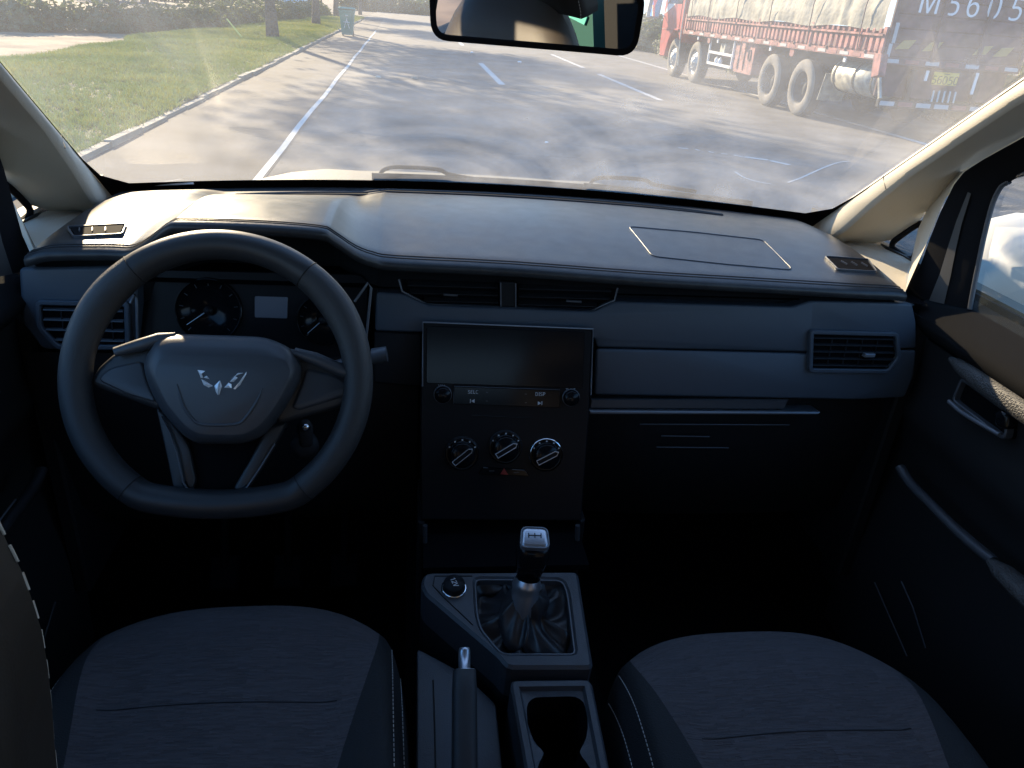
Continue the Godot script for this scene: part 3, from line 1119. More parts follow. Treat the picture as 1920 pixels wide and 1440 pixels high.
func truck_cab(t: Node3D, X: float) -> void:
	var s := S()
	var c := Vector2(-24.02, 0.55)
	var p := [Vector2(-23.35, 3.1), Vector2(-23.35, 0.98)]
	p.append(Vector2(-23.42, 0.95))
	for i in 9:
		var a := deg_to_rad(40.0 + i * 15.0)
		p.append(c + Vector2(cos(a), sin(a)) * 0.68)
	p.append_array([Vector2(-24.78, 0.5), Vector2(-25.25, 0.48), Vector2(-25.4, 0.8), Vector2(-25.4, 1.9), Vector2(-25.1, 3.1)])
	prism(s, p, side_face(9.95), 0.0, 2.5, 0.03, false, true)
	var cab := obj("cab", s, M.truck_red, t)
	s = S()
	prism(s, rounded([Vector2(-23.75, 1.95), Vector2(-25.0, 1.95), Vector2(-24.9, 2.7), Vector2(-23.75, 2.7)], 0.06, 3), side_face(X), 0.0, 0.012, 0.003)
	obj("side_window", s, M.gloss, cab)
	s = S()
	for q in [[[-23.70, 1.0], [-23.70, 2.9]], [[-23.45, 1.25], [-25.3, 1.25]]]:
		tube(s, [Vector3(X - 0.002, q[0][1], q[0][0]), Vector3(X - 0.002, q[1][1], q[1][0])], 0.010, 4)
	obj("door_seam", s, M.maroon, cab)
	s = S()
	prism(s, [Vector2(-25.3, 1.66), Vector2(-24.2, 1.98), Vector2(-23.75, 2.35), Vector2(-24.3, 2.3), Vector2(-25.1, 1.9)], side_face(X), 0.0, 0.006, 0.0)
	prism(s, [Vector2(-25.2, 1.95), Vector2(-24.7, 2.15), Vector2(-24.75, 2.5), Vector2(-25.15, 2.3)], side_face(X), 0.0, 0.006, 0.0)
	obj("white_stripe", s, M.white_paint, cab)
	s = S()
	box(s, Vector3(0.06, 0.05, 1.3), at(Vector3(X - 0.01, 1.28, -24.3)), 0.01)
	obj("step_trim", s, M.truck_red, cab)
	s = S()
	tube(s, [Vector3(X - 0.02, 2.9, -23.38), Vector3(X - 0.03, 1.2, -23.36), Vector3(X, 0.35, -23.30)], 0.02, 6)
	obj("exhaust_pipe", s, M.galv, t)
	# big left mirror seen from behind, glass towards us
	s = S()
	tube(s, [Vector3(X, 2.5, -25.2), Vector3(X - 0.25, 2.5, -25.35), Vector3(X - 0.45, 2.35, -25.35)], 0.02, 6)
	tube(s, [Vector3(X, 1.6, -25.25), Vector3(X - 0.2, 1.62, -25.35), Vector3(X - 0.4, 1.6, -25.35)], 0.02, 6)
	var f := facing(Vector3(X - 0.33, 1.92, -25.30), Vector3(-0.05, 0.25, 1.0))
	prism(s, rounded([Vector2(-0.26, -0.40), Vector2(0.14, -0.40), Vector2(0.26, 0.42), Vector2(-0.14, 0.42)], 0.05, 3), f, -0.10, 0.0, 0.01, false, true)
	var mh := obj("wing_mirror", s, M.galv, t)
	s = S()
	prism(s, rounded([Vector2(-0.15, -0.36), Vector2(0.11, -0.36), Vector2(0.22, 0.38), Vector2(-0.03, 0.38)], 0.04, 3), f, 0.0, 0.006, 0.0)
	obj("mirror_glass", s, M.mirror, mh)

func roadside() -> void:
	# wheelie bin at the kerb
	var b := thing("litter_bin", "teal plastic wheeled bin standing at the kerb where the grass ends", "bin", Vector3(-2.72, 0, -34.0))
	var s := S()
	var rows := []
	for q in [[0.20, 0.06], [0.21, 0.08], [0.29, 0.88], [0.31, 0.90], [0.31, 0.94]]:
		var row := []
		for v in rounded([Vector2(-1, -1), Vector2(1, -1), Vector2(1, 1), Vector2(-1, 1)], 0.35, 3):
			row.append(Vector3(-2.72 + v.x * q[0], q[1], -34.0 - v.y * q[0] * 1.15))
		rows.append(row)
	grid(s, rows, 1, true)
	obj("bin_body", s, M.bin, b)
	s = S()
	prism(s, rounded([Vector2(-0.32, -0.36), Vector2(0.32, -0.36), Vector2(0.32, 0.36), Vector2(-0.32, 0.36)], 0.08, 3), Transform3D(Basis(Vector3.RIGHT, -PI / 2 - 0.08), Vector3(-2.72, 0.95, -34.0)), 0.0, 0.07, 0.03, true)
	obj("lid", s, M.bin, b)
	for x in [-0.2, 0.2]:
		s = S()
		lathe(s, [Vector2(0.0, -0.03), Vector2(0.1, -0.03), Vector2(0.1, 0.03), Vector2(0.0, 0.03)], Transform3D(Basis(Vector3(0, 0, -1), Vector3(0, 1, 0), Vector3(1, 0, 0)), Vector3(-2.72 + x, 0.1, -34.3)), 12)
		obj("wheel", s, M.tread, b)
	s = S()
	for q in [[-0.10, 0.30, 0.02, 0.66], [0.10, 0.30, 0.0, 0.62], [-0.12, 0.52, 0.12, 0.50], [-0.05, 0.74, 0.06, 0.74]]:
		var k: float = -33.64
		tube(s, [Vector3(-2.72 + q[0], q[1], k - (0.9 - q[1]) * 0.09), Vector3(-2.72 + q[2], q[3], k - (0.9 - q[3]) * 0.09)], 0.014, 5)
	obj("white_emblem", s, M.white_paint, b, "white stick-figure mark on the front")
	# silver car parked far ahead
	var c := thing("parked_car", "silver car parked far ahead beyond the lawn", "car", Vector3(-8.6, 0, -62.5))
	var f := facing(Vector3(-8.6, 0.0, -62.5), Vector3(0.05, 0, 1))
	s = S()
	var sec := []
	for q in [[2.1, 0.55, 0.72, 0.62], [2.05, 0.35, 0.86, 0.80], [1.2, 0.33, 0.92, 0.88], [0.75, 0.33, 0.95, 0.9], [-1.4, 0.33, 1.0, 0.9], [-2.0, 0.4, 0.98, 0.84], [-2.1, 0.55, 0.8, 0.7]]:
		var row := []
		for v in rounded([Vector2(-q[3], q[1]), Vector2(q[3], q[1]), Vector2(q[3] * 0.98, q[2]), Vector2(-q[3] * 0.98, q[2])], 0.16, 4):
			row.append(f * Vector3(v.x, v.y, q[0]))
		sec.append(row)
	grid(s, sec, 1, true)
	s.set_smooth_group(-1)
	for e in [sec[0], sec[-1]]:
		for i in range(1, e.size() - 1):
			tri(s, e[0], e[i], e[i + 1])
	obj("body", s, M.car_silver, c)
	s = S()
	sec = []
	for q in [[0.95, 0.93, 0.80], [0.35, 1.44, 0.62], [-0.9, 1.47, 0.62], [-1.75, 0.98, 0.74]]:
		sec.append([f * Vector3(-q[2], q[1], q[0]), f * Vector3(q[2], q[1], q[0])])
	grid(s, sec, -1)
	for k in [0, 1]:
		var lo: float = -1.0 if k == 0 else 1.0
		var a := f * Vector3(lo * 0.80, 0.93, 0.95)
		tri(s, a, sec[1][k], sec[2][k])
		tri(s, a, sec[2][k], sec[3][k])
	obj("cabin_glass", s, M.gloss, c)
	s = S()
	box(s, Vector3(1.22, 0.04, 1.3), f * at(Vector3(0, 1.47, -0.28)), 0.01)
	obj("roof", s, M.car_silver, c)
	for x in [-0.62, 0.62]:
		s = S()
		prism(s, rounded([Vector2(x - 0.2, 0.64), Vector2(x + 0.2, 0.64), Vector2(x + 0.22, 0.80), Vector2(x - 0.22, 0.80)], 0.06, 3), f, 2.04, 2.13, 0.01)
		obj("headlight", s, M.white_paint, c)
	s = S()
	prism(s, rounded([Vector2(-0.7, 0.36), Vector2(0.7, 0.36), Vector2(0.6, 0.6), Vector2(-0.6, 0.6)], 0.06, 3), f, 2.03, 2.12, 0.01)
	obj("grille", s, M.black, c)
	for x in [-0.82, 0.82]:
		for z in [1.3, -1.35]:
			s = S()
			lathe(s, [Vector2(0.0, -0.1), Vector2(0.3, -0.1), Vector2(0.32, 0.0), Vector2(0.3, 0.1), Vector2(0.0, 0.1)], f * Transform3D(Basis(Vector3(0, 0, -1), Vector3(0, 1, 0), Vector3(1, 0, 0)), Vector3(x, 0.32, z)), 16)
			obj("wheel", s, M.tread, c)
	# pruned stake with a yellow sleeve
	s = S()
	tube(s, [Vector3(-5.3, 0.05, -26.6), Vector3(-5.95, 0.55, -27.6)], 0.022, 6)
	tag(obj("garden_stake", s, M.stake), "thin yellow stake leaning over the lawn", "stake")
	# bits of litter on the road
	var rg := RandomNumberGenerator.new()
	rg.seed = 5
	for q in [[Vector3(-0.86, 0, -17.6), 0.07, "crumpled dark scrap lying left of the lane dash, in the near lane", M.galv], [Vector3(-0.1, 0, -17.9), 0.07, "small pale pebble-like scrap in the near lane", M.kerb], [Vector3(1.85, 0, -28.4), 0.07, "white crushed cup lying at the far end of the lane dash", M.white_paint], [Vector3(3.1, 0, -25.3), 0.07, "white crushed cup lying right of the lane dash", M.white_paint], [Vector3(1.6, 0, -10.3), 0.025, "white paper fleck on the shaded road", M.white_paint], [Vector3(0.9, 0, -7.9), 0.018, "white fleck on the road just ahead of the bonnet", M.white_paint]]:
		s = S()
		var ring := []
		for j in 3:
			var row := []
			for k in 7:
				var a := TAUF * k / 7
				var r: float = q[1] * (rg.randf_range(0.6, 1.1)) * (1.0 if j < 2 else 0.4)
				row.append(q[0] + Vector3(cos(a) * r, q[1] * (0.02 + j * 0.35) + 0.006, sin(a) * r))
			ring.append(row)
		grid(s, ring, -1, true)
		for k in range(1, 6):
			tri(s, ring[2][0], ring[2][k], ring[2][k + 1])
		tag(obj("litter_scrap", s, q[3]), q[2], "litter")
# ---------------------------------------------------------------- the car's shell
const A0 := Vector3(0.722, 1.236, -1.545)   # right windscreen edge, foot to head
const A1 := Vector3(0.63, 1.72, -0.76)

func ws(u: float, t: float) -> Vector3:      # windscreen surface, u -1..1, t 0..1
	var p := A0.lerp(A1, t)
	var k := 1.0 - u * u
	return Vector3(p.x * u, p.y + 0.012 * k, p.z - 0.105 * k)

func ws_strip(u0: float, u1: float, t0: float, t1: float, nu: int, nt: int, off: float) -> Array:
	var rows := []
	var n := Vector3(0, 0.85, -0.52)
	for j in nt + 1:
		var row := []
		for i in nu + 1:
			row.append(ws(lerpf(u0, u1, float(i) / nu), lerpf(t0, t1, float(j) / nt)) + n * off)
		rows.append(row)
	return rows

func poly3(s: SurfaceTool, p: Array) -> void:
	s.set_smooth_group(-1)
	for i in range(1, p.size() - 1):
		tri(s, p[0], p[i], p[i + 1])

var car: Node3D

func car_body() -> void:
	var c := thing("car", "car whose cabin this is: cream-trimmed pillars, dusty windscreen, black doors and bonnet", "car")
	car = c
	var s := S()
	# bonnet
	var rows := []
	for j in 9:
		var t := float(j) / 8
		var row := []
		for i in 17:
			var u := float(i) / 8 - 1.0
			row.append(Vector3(u * 0.80, 1.192 - 0.10 * t * t - 0.10 * pow(absf(u), 3.0) + 0.012 * exp(-pow((absf(u) - 0.55) / 0.12, 2.0)) - 0.012 * t, -1.74 - t * 0.85 + 0.12 * u * u * (1.0 - t)))
		rows.append(row)
	grid(s, rows, 1)
	obj("bonnet", s, M.paint, c)
	# cowl between bonnet and glass
	s = S()
	rows = []
	for j in 3:
		var row := []
		for i in 13:
			var u := float(i) / 6 - 1.0
			var p := ws(u, 0.0)
			row.append(p + [Vector3(0, -0.02, 0.03), Vector3(0, -0.035, -0.03), Vector3(0, -0.07, -0.10)][j])
		rows.append(row)
	grid(s, rows, 1)
	obj("cowl", s, M.black, c)
	# glass, the dark band printed round it, and the dried dust on it
	s = S()
	grid(s, ws_strip(-1, 1, 0, 1, 20, 8, 0.0), 1)
	var glass := obj("windscreen", s, M.glass, c)
	s = S()
	s.set_smooth_group(1)
	var fr := ws_strip(-1.0, 1.0, 0.0, 0.98, 24, 10, -0.002)
	for j in 10:
		for i in 24:
			for q in [[j, i], [j, i + 1], [j + 1, i + 1], [j, i], [j + 1, i + 1], [j + 1, i]]:
				s.set_uv(Vector2(q[1] / 24.0, 1.0 - q[0] / 10.0))
				s.add_vertex(fr[q[0]][q[1]])
	var film := obj("dust_film", s, M.film, glass)
	film.set_meta("kind", "stuff")
	s = S()
	grid(s, ws_strip(-1.015, 1.015, -0.05, 0.030, 24, 1, -0.004), 1)
	for e in [-1.0, 1.0]:
		var band := []
		for j in 13:
			var t := float(j) / 12
			var k: float = 0.004 + 0.09 * exp(-t * 26.0)
			band.append([ws(e, t) - Vector3(0, 0.85, -0.52) * 0.004, ws(e * (1.0 - k), t) - Vector3(0, 0.85, -0.52) * 0.005])
		grid(s, band, 1)
	grid(s, ws_strip(-1, 1, 0.90, 1.0, 16, 1, -0.004), 1)
	obj("black_band", s, M.black, glass)
	s = S()
	var vin := [Vector3(-0.6529, 1.24, -1.56), Vector3(-0.566, 1.247, -1.56)]
	var va: Vector3 = vin[0]
	var vb: Vector3 = vin[1]
	tube(s, [va, va.lerp(vb, 0.5), vb], 0.0024, 5, false, 1.0)
	obj("number_strip", s, M.white_paint, glass, "thin white strip at the foot of the glass")
	# wipers outside
	for k in 2:
		s = S()
		var u0 := -0.32 if k == 0 else 0.30
		var u1 := 0.30 if k == 0 else 0.80
		var blade := []
		for i in 9:
			blade.append(ws(lerpf(u0, u1, i / 8.0), 0.026 - 0.008 * i / 8.0) + Vector3(0, 0.002, -0.012))
		tube(s, blade, 0.007, 6, false, 1.2)
		var w := obj("wiper", s, M.rubber, c)
		s = S()
		var p0 := ws(u0 + 0.02, 0.024)
		var arm := smooth_line([p0 + Vector3(0, 0.002, -0.02), p0 + Vector3(0.01, 0.014, -0.03), p0 + Vector3(0.04, 0.020, -0.035), p0 + Vector3(0.12, 0.019, -0.035), p0 + Vector3(0.15, 0.010, -0.03), p0 + Vector3(0.24, 0.002, -0.02)], 4)
		tube(s, arm, 0.0042, 6)
		obj("wiper_arm", s, M.rubber, w)
	# roof with thickness
	s = S()
	for k in 2:
		rows = []
		for j in 7:
			var t := float(j) / 6
			var row := []
			for i in 9:
				var u := float(i) / 4 - 1.0
				row.append(Vector3(u * (0.63 + 0.05 * sin(t * PI)), 1.72 + 0.05 * sin(t * PI) * 1.2 - 0.05 * u * u + 0.04 * k, lerpf(-0.78 - 0.09 * (1 - u * u), 1.75, t)))
			rows.append(row)
		flip = k == 0
		grid(s, rows, 1)
		flip = false
	obj("roof", s, M.roof, c)
	# floor, tunnel, bulkhead, lower sides, tail
	s = S()
	box(s, Vector3(1.6, 0.05, 3.2), at(Vector3(0, 0.475, 0.30)), 0.0)
	box(s, Vector3(0.30, 0.16, 1.7), at(Vector3(0.0, 0.58, -0.4)), 0.03)
	obj("floor", s, M.carpet, c)
	s = S()
	box(s, Vector3(1.6, 0.62, 0.03), Transform3D(Basis(Vector3.RIGHT, -0.25), Vector3(0, 0.75, -1.36)), 0.0)
	obj("bulkhead", s, M.carpet, c)
	for e in [-1.0, 1.0]:
		s = S()
		box(s, Vector3(0.04, 0.85, 1.9), at(Vector3(e * 0.80, 0.80, 0.98)), 0.0)
		box(s, Vector3(0.05, 0.55, 0.10), Transform3D(Basis(Vector3(0, 0, 1), 0.22 * e), Vector3(e * 0.745, 1.47, 0.10)), 0.01)
		box(s, Vector3(0.05, 0.55, 0.10), Transform3D(Basis(Vector3(0, 0, 1), 0.22 * e), Vector3(e * 0.745, 1.47, 0.95)), 0.01)
		box(s, Vector3(0.05, 0.6, 0.24), Transform3D(Basis(Vector3(0, 0, 1), 0.22 * e), Vector3(e * 0.745, 1.47, 1.72)), 0.01)
		box(s, Vector3(0.04, 0.75, 0.9), at(Vector3(e * 0.80, 0.85, -1.25)), 0.0)
		obj("side_panel", s, M.door, c)
	s = S()
	box(s, Vector3(1.6, 0.8, 0.04), at(Vector3(0, 0.83, 1.88)), 0.0)
	box(s, Vector3(1.4, 0.10, 0.04), at(Vector3(0, 1.68, 1.80)), 0.0)
	obj("tail_panel", s, M.door, c)
	for e in [1.0, -1.0]:
		pillar(c, e)

func mirror_pts(p: Array, e: float) -> Array:
	var q := []
	for v in p:
		q.append(Vector3(v.x * e, v.y, v.z))
	return q

func pillar(c: Node3D, e: float) -> void:
	flip = e < 0.0
	var s := S()
	# the edge along the glass, foot to head
	var e0 := []
	var e1 := []
	for i in 9:
		var p := ws(1, pow(i / 8.0, 1.2) * 1.05 - 0.05)
		e1.append(p + Vector3(0, -0.002, 0.002))
		e0.append(p + Vector3(0.010, 0.0, -0.012))
	var e2 := [Vector3(0.712, 1.1812, -1.5206), Vector3(0.7, 1.2263, -1.4456), Vector3(0.686, 1.2819, -1.368), Vector3(0.672, 1.3357, -1.2954), Vector3(0.662, 1.3802, -1.2335), Vector3(0.652, 1.4235, -1.1637), Vector3(0.644, 1.4705, -1.0903), Vector3(0.635, 1.5097, -1.0264), Vector3(0.627, 1.5457, -0.9673)]
	e2.append(Vector3(0.60, 1.71, -0.66))
	e2 = resample(e2, 9)
	e1 = resample(e1, 9)
	e0 = resample(e0, 9)
	var k := [Vector3(0.718, 1.2158, -1.4657), Vector3(0.775, 1.2214, -1.4152), Vector3(0.79, 1.2416, -1.3774), Vector3(0.79, 1.2826, -1.3268), Vector3(0.775, 1.3175, -1.2895), Vector3(0.735, 1.4073, -1.1818), Vector3(0.725, 1.4825, -1.0601)]
	k.append(Vector3(0.69, 1.70, -0.55))
	k.insert(6, k[5].lerp(k[6], 0.5))
	var bb := []
	for v in e2:
		bb.append(v + Vector3(0.008, -0.004, 0.006))
	grid(s, [mirror_pts(e0, e), mirror_pts(e1, e), mirror_pts(e2, e)], 1)
	grid(s, [mirror_pts(e2, e), mirror_pts(bb, e)], 1)
	var kk := k
	var mid := []
	for i in 9:
		mid.append(bb[i].lerp(kk[i], 0.5) + Vector3(0.004, 0, -0.002))
	grid(s, [mirror_pts(bb, e), mirror_pts(mid, e), mirror_pts(kk, e)], 2)
	# rear edge strip beside the door seal
	var r0 := [Vector3(0.775, 1.2195, -1.2889), Vector3(0.775, 1.2841, -1.297), Vector3(0.775, 1.3175, -1.2895), Vector3(0.76, 1.3604, -1.2495), Vector3(0.735, 1.4073, -1.1818)]
	var r1 := [Vector3(0.672, 1.2155, -1.1368), Vector3(0.72, 1.2958, -1.1852), Vector3(0.72, 1.3444, -1.1793), Vector3(0.72, 1.3886, -1.1696), Vector3(0.72, 1.4128, -1.1549)]
	var rm := []
	for i in 5:
		rm.append(r0[i].lerp(r1[i], 0.5) + Vector3(0.001, 0.0, 0.0))
	grid(s, [mirror_pts(r0, e), mirror_pts(rm, e), mirror_pts(r1, e)], 3)
	# foot flange lying against the dashboard end
	var d0 := [Vector3(0.715, 1.2058, -1.4962), Vector3(0.74, 1.2119, -1.4433), Vector3(0.755, 1.2179, -1.359), Vector3(0.775, 1.2195, -1.2889)]
	var d1 := [Vector3(0.712, 1.2064, -1.4859), Vector3(0.706, 1.2115, -1.3885), Vector3(0.688, 1.2189, -1.2441), Vector3(0.668, 1.2158, -1.1304)]
	var d2 := []
	for v in d1:
		d2.append(v + Vector3(0.004, -0.05, 0.0))
	var dm := []
	for i in 4:
		dm.append(d0[i].lerp(d1[i], 0.5) + Vector3(0.006, -0.004, 0))
	grid(s, [mirror_pts(d1, e), mirror_pts(dm, e), mirror_pts(d0, e)], 4)
	grid(s, [mirror_pts(d2, e), mirror_pts(d1, e)], 5)
	# ledge under the small window
	var w0 := [Vector3(0.72, 1.2115, -1.481), Vector3(0.775, 1.2214, -1.4152), Vector3(0.79, 1.2211, -1.3667), Vector3(0.79, 1.2242, -1.3085)]
	grid(s, [mirror_pts(d0, e), mirror_pts(w0, e)], 6)
	poly3(s, mirror_pts([w0[2], w0[3], w0[3] + Vector3(0.02, 0, 0), w0[2] + Vector3(0.02, 0, 0)], e))
	# outer skin so that sun enters only by the window
	var k2 := [Vector3(0.8, 1.2311, -1.4), Vector3(0.8, 1.2829, -1.3428), Vector3(0.8, 1.311, -1.32)]
	var outer := [A0 + Vector3(0.06, -0.02, 0.02), A1 + Vector3(0.06, 0.02, 0.02)]
	poly3(s, mirror_pts([outer[0], outer[1], k2[2], k2[1], k2[0]], e))
	flip = false
	var post := obj("pillar_trim", s, M.cream, c)
	# small fixed window with its black surround
	var hole := [Vector3(0.795, 1.2251, -1.3866), Vector3(0.795, 1.2383, -1.3821), Vector3(0.795, 1.2844, -1.3287), Vector3(0.795, 1.2814, -1.317), Vector3(0.795, 1.2209, -1.313), Vector3(0.795, 1.2196, -1.3723)]
	s = S()
	poly3(s, mirror_pts(hole, e))
	obj("quarter_window", s, M.glass, post)
	s = S()
	var loop := mirror_pts(smooth_line([Vector3(0.788, 1.2279, -1.3763), Vector3(0.788, 1.2409, -1.3718), Vector3(0.788, 1.285, -1.3214), Vector3(0.788, 1.2829, -1.3067), Vector3(0.788, 1.2246, -1.3037), Vector3(0.788, 1.2224, -1.3622)], 3, true), e)
	tube(s, loop, 0.006, 6, true)
	obj("window_seal", s, M.rubber, post)
	# seam line across the trim
	s = S()
	tube(s, mirror_pts([e1[2].lerp(e1[3], 0.5) + Vector3(-0.001, 0, 0), e2[2].lerp(e2[3], 0.5) + Vector3(-0.001, 0, 0)], e), 0.0009, 4)
	obj("trim_seam", s, M.seam, post)

# ---------------------------------------------------------------- doors
func doors() -> void:
	door(1.0, "passenger door with black window frame, sill, pull handle and armrest")
	door(-1.0, "driver's door with black window frame, mostly hidden left of the steering wheel")

func door(e: float, label: String) -> void:
	var d := Node3D.new()
	d.name = "door" if e > 0 else "door_001"
	car.add_child(d, true)
	d.position = Vector3(e * 0.72, 1.1, -0.5)
	d.set_meta("label", label)
	flip = e < 0.0
	# window frame: outer edge against the pillar, inner edge at the glass
	var fo := [Vector3(0.7, 1.1983, -1.1733), Vector3(0.71, 1.2492, -1.1714), Vector3(0.715, 1.2983, -1.1757), Vector3(0.715, 1.3447, -1.1704), Vector3(0.715, 1.3906, -1.1591), Vector3(0.715, 1.4136, -1.1454), Vector3(0.715, 1.4386, -1.1123), Vector3(0.715, 1.4818, -1.0469)]
	var fi := [Vector3(0.74, 1.2139, -1.0641), Vector3(0.74, 1.2539, -1.073), Vector3(0.74, 1.2903, -1.0802), Vector3(0.74, 1.3294, -1.0877), Vector3(0.74, 1.3783, -1.0931), Vector3(0.74, 1.4048, -1.0874), Vector3(0.74, 1.413, -1.0752), Vector3(0.74, 1.4303, -1.0523)]
	fo.append(Vector3(0.66, 1.66, -0.55)); fi.append(Vector3(0.67, 1.62, -0.50))
	fo.append(Vector3(0.655, 1.67, 0.1)); fi.append(Vector3(0.67, 1.62, 0.02))
	var s := S()
	var f1 := []
	var f2 := []
	for i in fo.size():
		f1.append(fo[i].lerp(fi[i], 0.12) + Vector3(-0.001, 0, 0.0))
		f2.append(fo[i].lerp(fi[i], 0.86) + Vector3(-0.003, 0, 0.0))
	grid(s, [mirror_pts(fo, e), mirror_pts(f1, e), mirror_pts(f2, e), mirror_pts(fi, e)], 1)
	obj("window_frame", s, M.rubber, d)
	s = S()
	var g0 := []
	var g1 := []
	for i in 5:
		g0.append(f1[i].lerp(f2[i], 0.42) + Vector3(-0.003, 0, 0))
		g1.append(f1[i].lerp(f2[i], 0.74 - 0.05 * i) + Vector3(-0.003, 0, 0))
	grid(s, [mirror_pts(g0, e), mirror_pts(g1, e)], 1)
	obj("frame_insert", s, M.frame_grey, d)
	s = S()
	var edge := mirror_pts(smooth_line(fi.slice(0, 9), 3), e)
	tube(s, edge, 0.004, 6)
	obj("glass_channel", s, M.silver_trim, d)
	# pane
	s = S()
	poly3(s, mirror_pts([fi[0] + Vector3(0.004, 0, 0), Vector3(0.745, 1.2, 0.05), fi[9] + Vector3(0.004, 0, 0), fi[8] + Vector3(0.004, 0, 0), fi[5] + Vector3(0.004, 0, 0), fi[3] + Vector3(0.004, 0, 0)], e))
	obj("window_pane", s, M.glass, d)
	# sill, running from the dashboard back along the glass
	var a0 := Vector3(0.688, 1.176, -1.13)
	var zl := [-1.14, -1.05, -0.95, -0.8, -0.6, -0.3, 0.05]
	var prof := [Vector2(0.760, 1.222), Vector2(0.742, 1.214), Vector2(0.705, 1.196), Vector2(0.690, 1.186), Vector2(0.684, 1.176), Vector2(0.690, 1.164), Vector2(0.700, 1.156)]
	var rows := []
	for z in zl:
		var row := []
		for p in prof:
			row.append(Vector3(p.x * e, p.y, z))
		rows.append(row)
	s = S()
	grid(s, rows, 1)
	obj("sill", s, M.sill, d)
	# padded roll under the sill
	s = S()
	var roll := []
	for z in [-1.02, -0.99, -0.95, -0.85, -0.7, -0.4, 0.0]:
		roll.append(Vector3(e * 0.700, 1.146, z))
	tube(s, roll, [0.004, 0.012, 0.017, 0.018, 0.018, 0.018, 0.015], 10)
	obj("padded_roll", s, M.door_soft, d)
	# inner panel with a hollow
	rows = []
	for z in zl:
		rows.append([Vector3(e * 0.705, 1.15, z), Vector3(e * 0.712, 1.10, z), Vector3(e * 0.715, 1.05, z), Vector3(e * 0.705, 1.02, z), Vector3(e * 0.722, 0.985, z), Vector3(e * 0.735, 0.94, z), Vector3(e * 0.735, 0.86, z), Vector3(e * 0.71, 0.7, z), Vector3(e * 0.72, 0.5, z)])
	s = S()
	grid(s, rows, 1)
	obj("door_panel", s, M.door, d)
	# outer skin
	s = S()
	box(s, Vector3(0.03, 0.78, 1.25), at(Vector3(e * 0.80, 0.84, -0.55)), 0.0)
	obj("outer_skin", s, M.paint, d)
	# pull-handle bezel and lever
	flip = false
	var fz := Transform3D(Basis(Vector3(0, 0, 1), Vector3(0, 1, 0), Vector3(-1, 0, 0)), Vector3(0.712, 0, 0)) if e > 0 else Transform3D(Basis(Vector3(0, 0, -1), Vector3(0, 1, 0), Vector3(1, 0, 0)), Vector3(-0.712, 0, 0))
	var bez := [Vector2(-0.9795, 1.1346), Vector2(-0.8696, 1.1327), Vector2(-0.8569, 1.0911), Vector2(-0.8826, 1.0902), Vector2(-0.9818, 1.0905)]
	for i in bez.size():
		bez[i].x *= e
	bez = rounded(bez, 0.012, 4)
	s = S()
	prism(s, bez, fz, -0.002, 0.008, 0.003, true)
	obj("handle_bowl", s, M.black, d)
	s = S()
	rim(s, bez, 0.005, fz, 0.006, 0.018)
	obj("handle_bezel", s, M.silver_trim, d)
	s = S()
	tube(s, mirror_pts(smooth_line([Vector3(0.693, 1.0895, -0.9838), Vector3(0.693, 1.0872, -0.9546), Vector3(0.693, 1.0899, -0.918), Vector3(0.693, 1.0935, -0.8863), Vector3(0.693, 1.0955, -0.8689)], 4), e), 0.0035, 6)
	obj("chrome_lip", s, M.edge, d)
	s = S()
	var lev := [Vector2(-0.888, 1.1226), Vector2(-0.8774, 1.1327), Vector2(-0.8639, 1.1323), Vector2(-0.8569, 1.1103), Vector2(-0.8763, 1.1045)]
	for i in lev.size():
		lev[i].x *= e
	prism(s, rounded(lev, 0.006, 4), fz, 0.010, 0.026, 0.006, true)
	obj("door_lever", s, M.gloss, d)
	# armrest and map-pocket lip
	s = S()
	var arm := smooth_line([Vector3(0.68, 0.9423, -1.0215), Vector3(0.68, 0.9332, -0.9883), Vector3(0.68, 0.9319, -0.9367), Vector3(0.68, 0.9311, -0.8547), Vector3(0.68, 0.9371, -0.7829)], 4)
	tube(s, mirror_pts(arm, e), 0.009, 8, false, 0.8)
	obj("armrest", s, M.silver_trim if e > 0 else M.dark, d)
	s = S()
	tube(s, mirror_pts([Vector3(0.695, 0.9277, -0.9651), Vector3(0.695, 0.9265, -0.8872), Vector3(0.695, 0.9293, -0.8374), Vector3(0.695, 0.9327, -0.7998)], e), 0.0022, 5)
	obj("silver_strip", s, M.edge, d)
	s = S()
	var pad := mirror_pts([Vector3(0.675, 0.9385, -0.7814), Vector3(0.675, 0.9395, -0.7573), Vector3(0.675, 0.9415, -0.716), Vector3(0.675, 0.944, -0.65)], e)
	tube(s, pad, [0.008, 0.018, 0.022, 0.022], 8, false, 0.6)
	obj("switch_pad", s, M.door_soft, d)
	s = S()
	for q in [[Vector3(0.705, 0.6945, -1.0171), Vector3(0.7, 0.6779, -0.9551), Vector3(0.69, 0.6613, -0.8719)], [Vector3(0.7, 0.7532, -0.9523), Vector3(0.7, 0.7344, -0.9072), Vector3(0.7, 0.698, -0.8531)]]:
		tube(s, mirror_pts(q, e), 0.0015, 4)
	obj("pocket_edge", s, M.silver_trim, d)
	# outside mirror
	flip = e < 0.0
	s = S()
	var sec := []
	for q in [[0.80, 0.030, 0.03, -1.20, 1.19], [0.84, 0.05, 0.05, -1.22, 1.20], [0.88, 0.085, 0.075, -1.24, 1.225], [0.96, 0.095, 0.085, -1.25, 1.23], [1.04, 0.09, 0.08, -1.25, 1.235], [1.08, 0.06, 0.05, -1.25, 1.24], [1.09, 0.01, 0.01, -1.25, 1.24]]:
		var row := []
		for k in 16:
			var an := TAUF * k / 16
			var cx := signf(cos(an)) * pow(absf(cos(an)), 0.6)
			var sy := signf(sin(an)) * pow(absf(sin(an)), 0.6)
			row.append(Vector3(e * q[0], q[4] + sy * q[1], q[3] + cx * q[2]))
		sec.append(row)
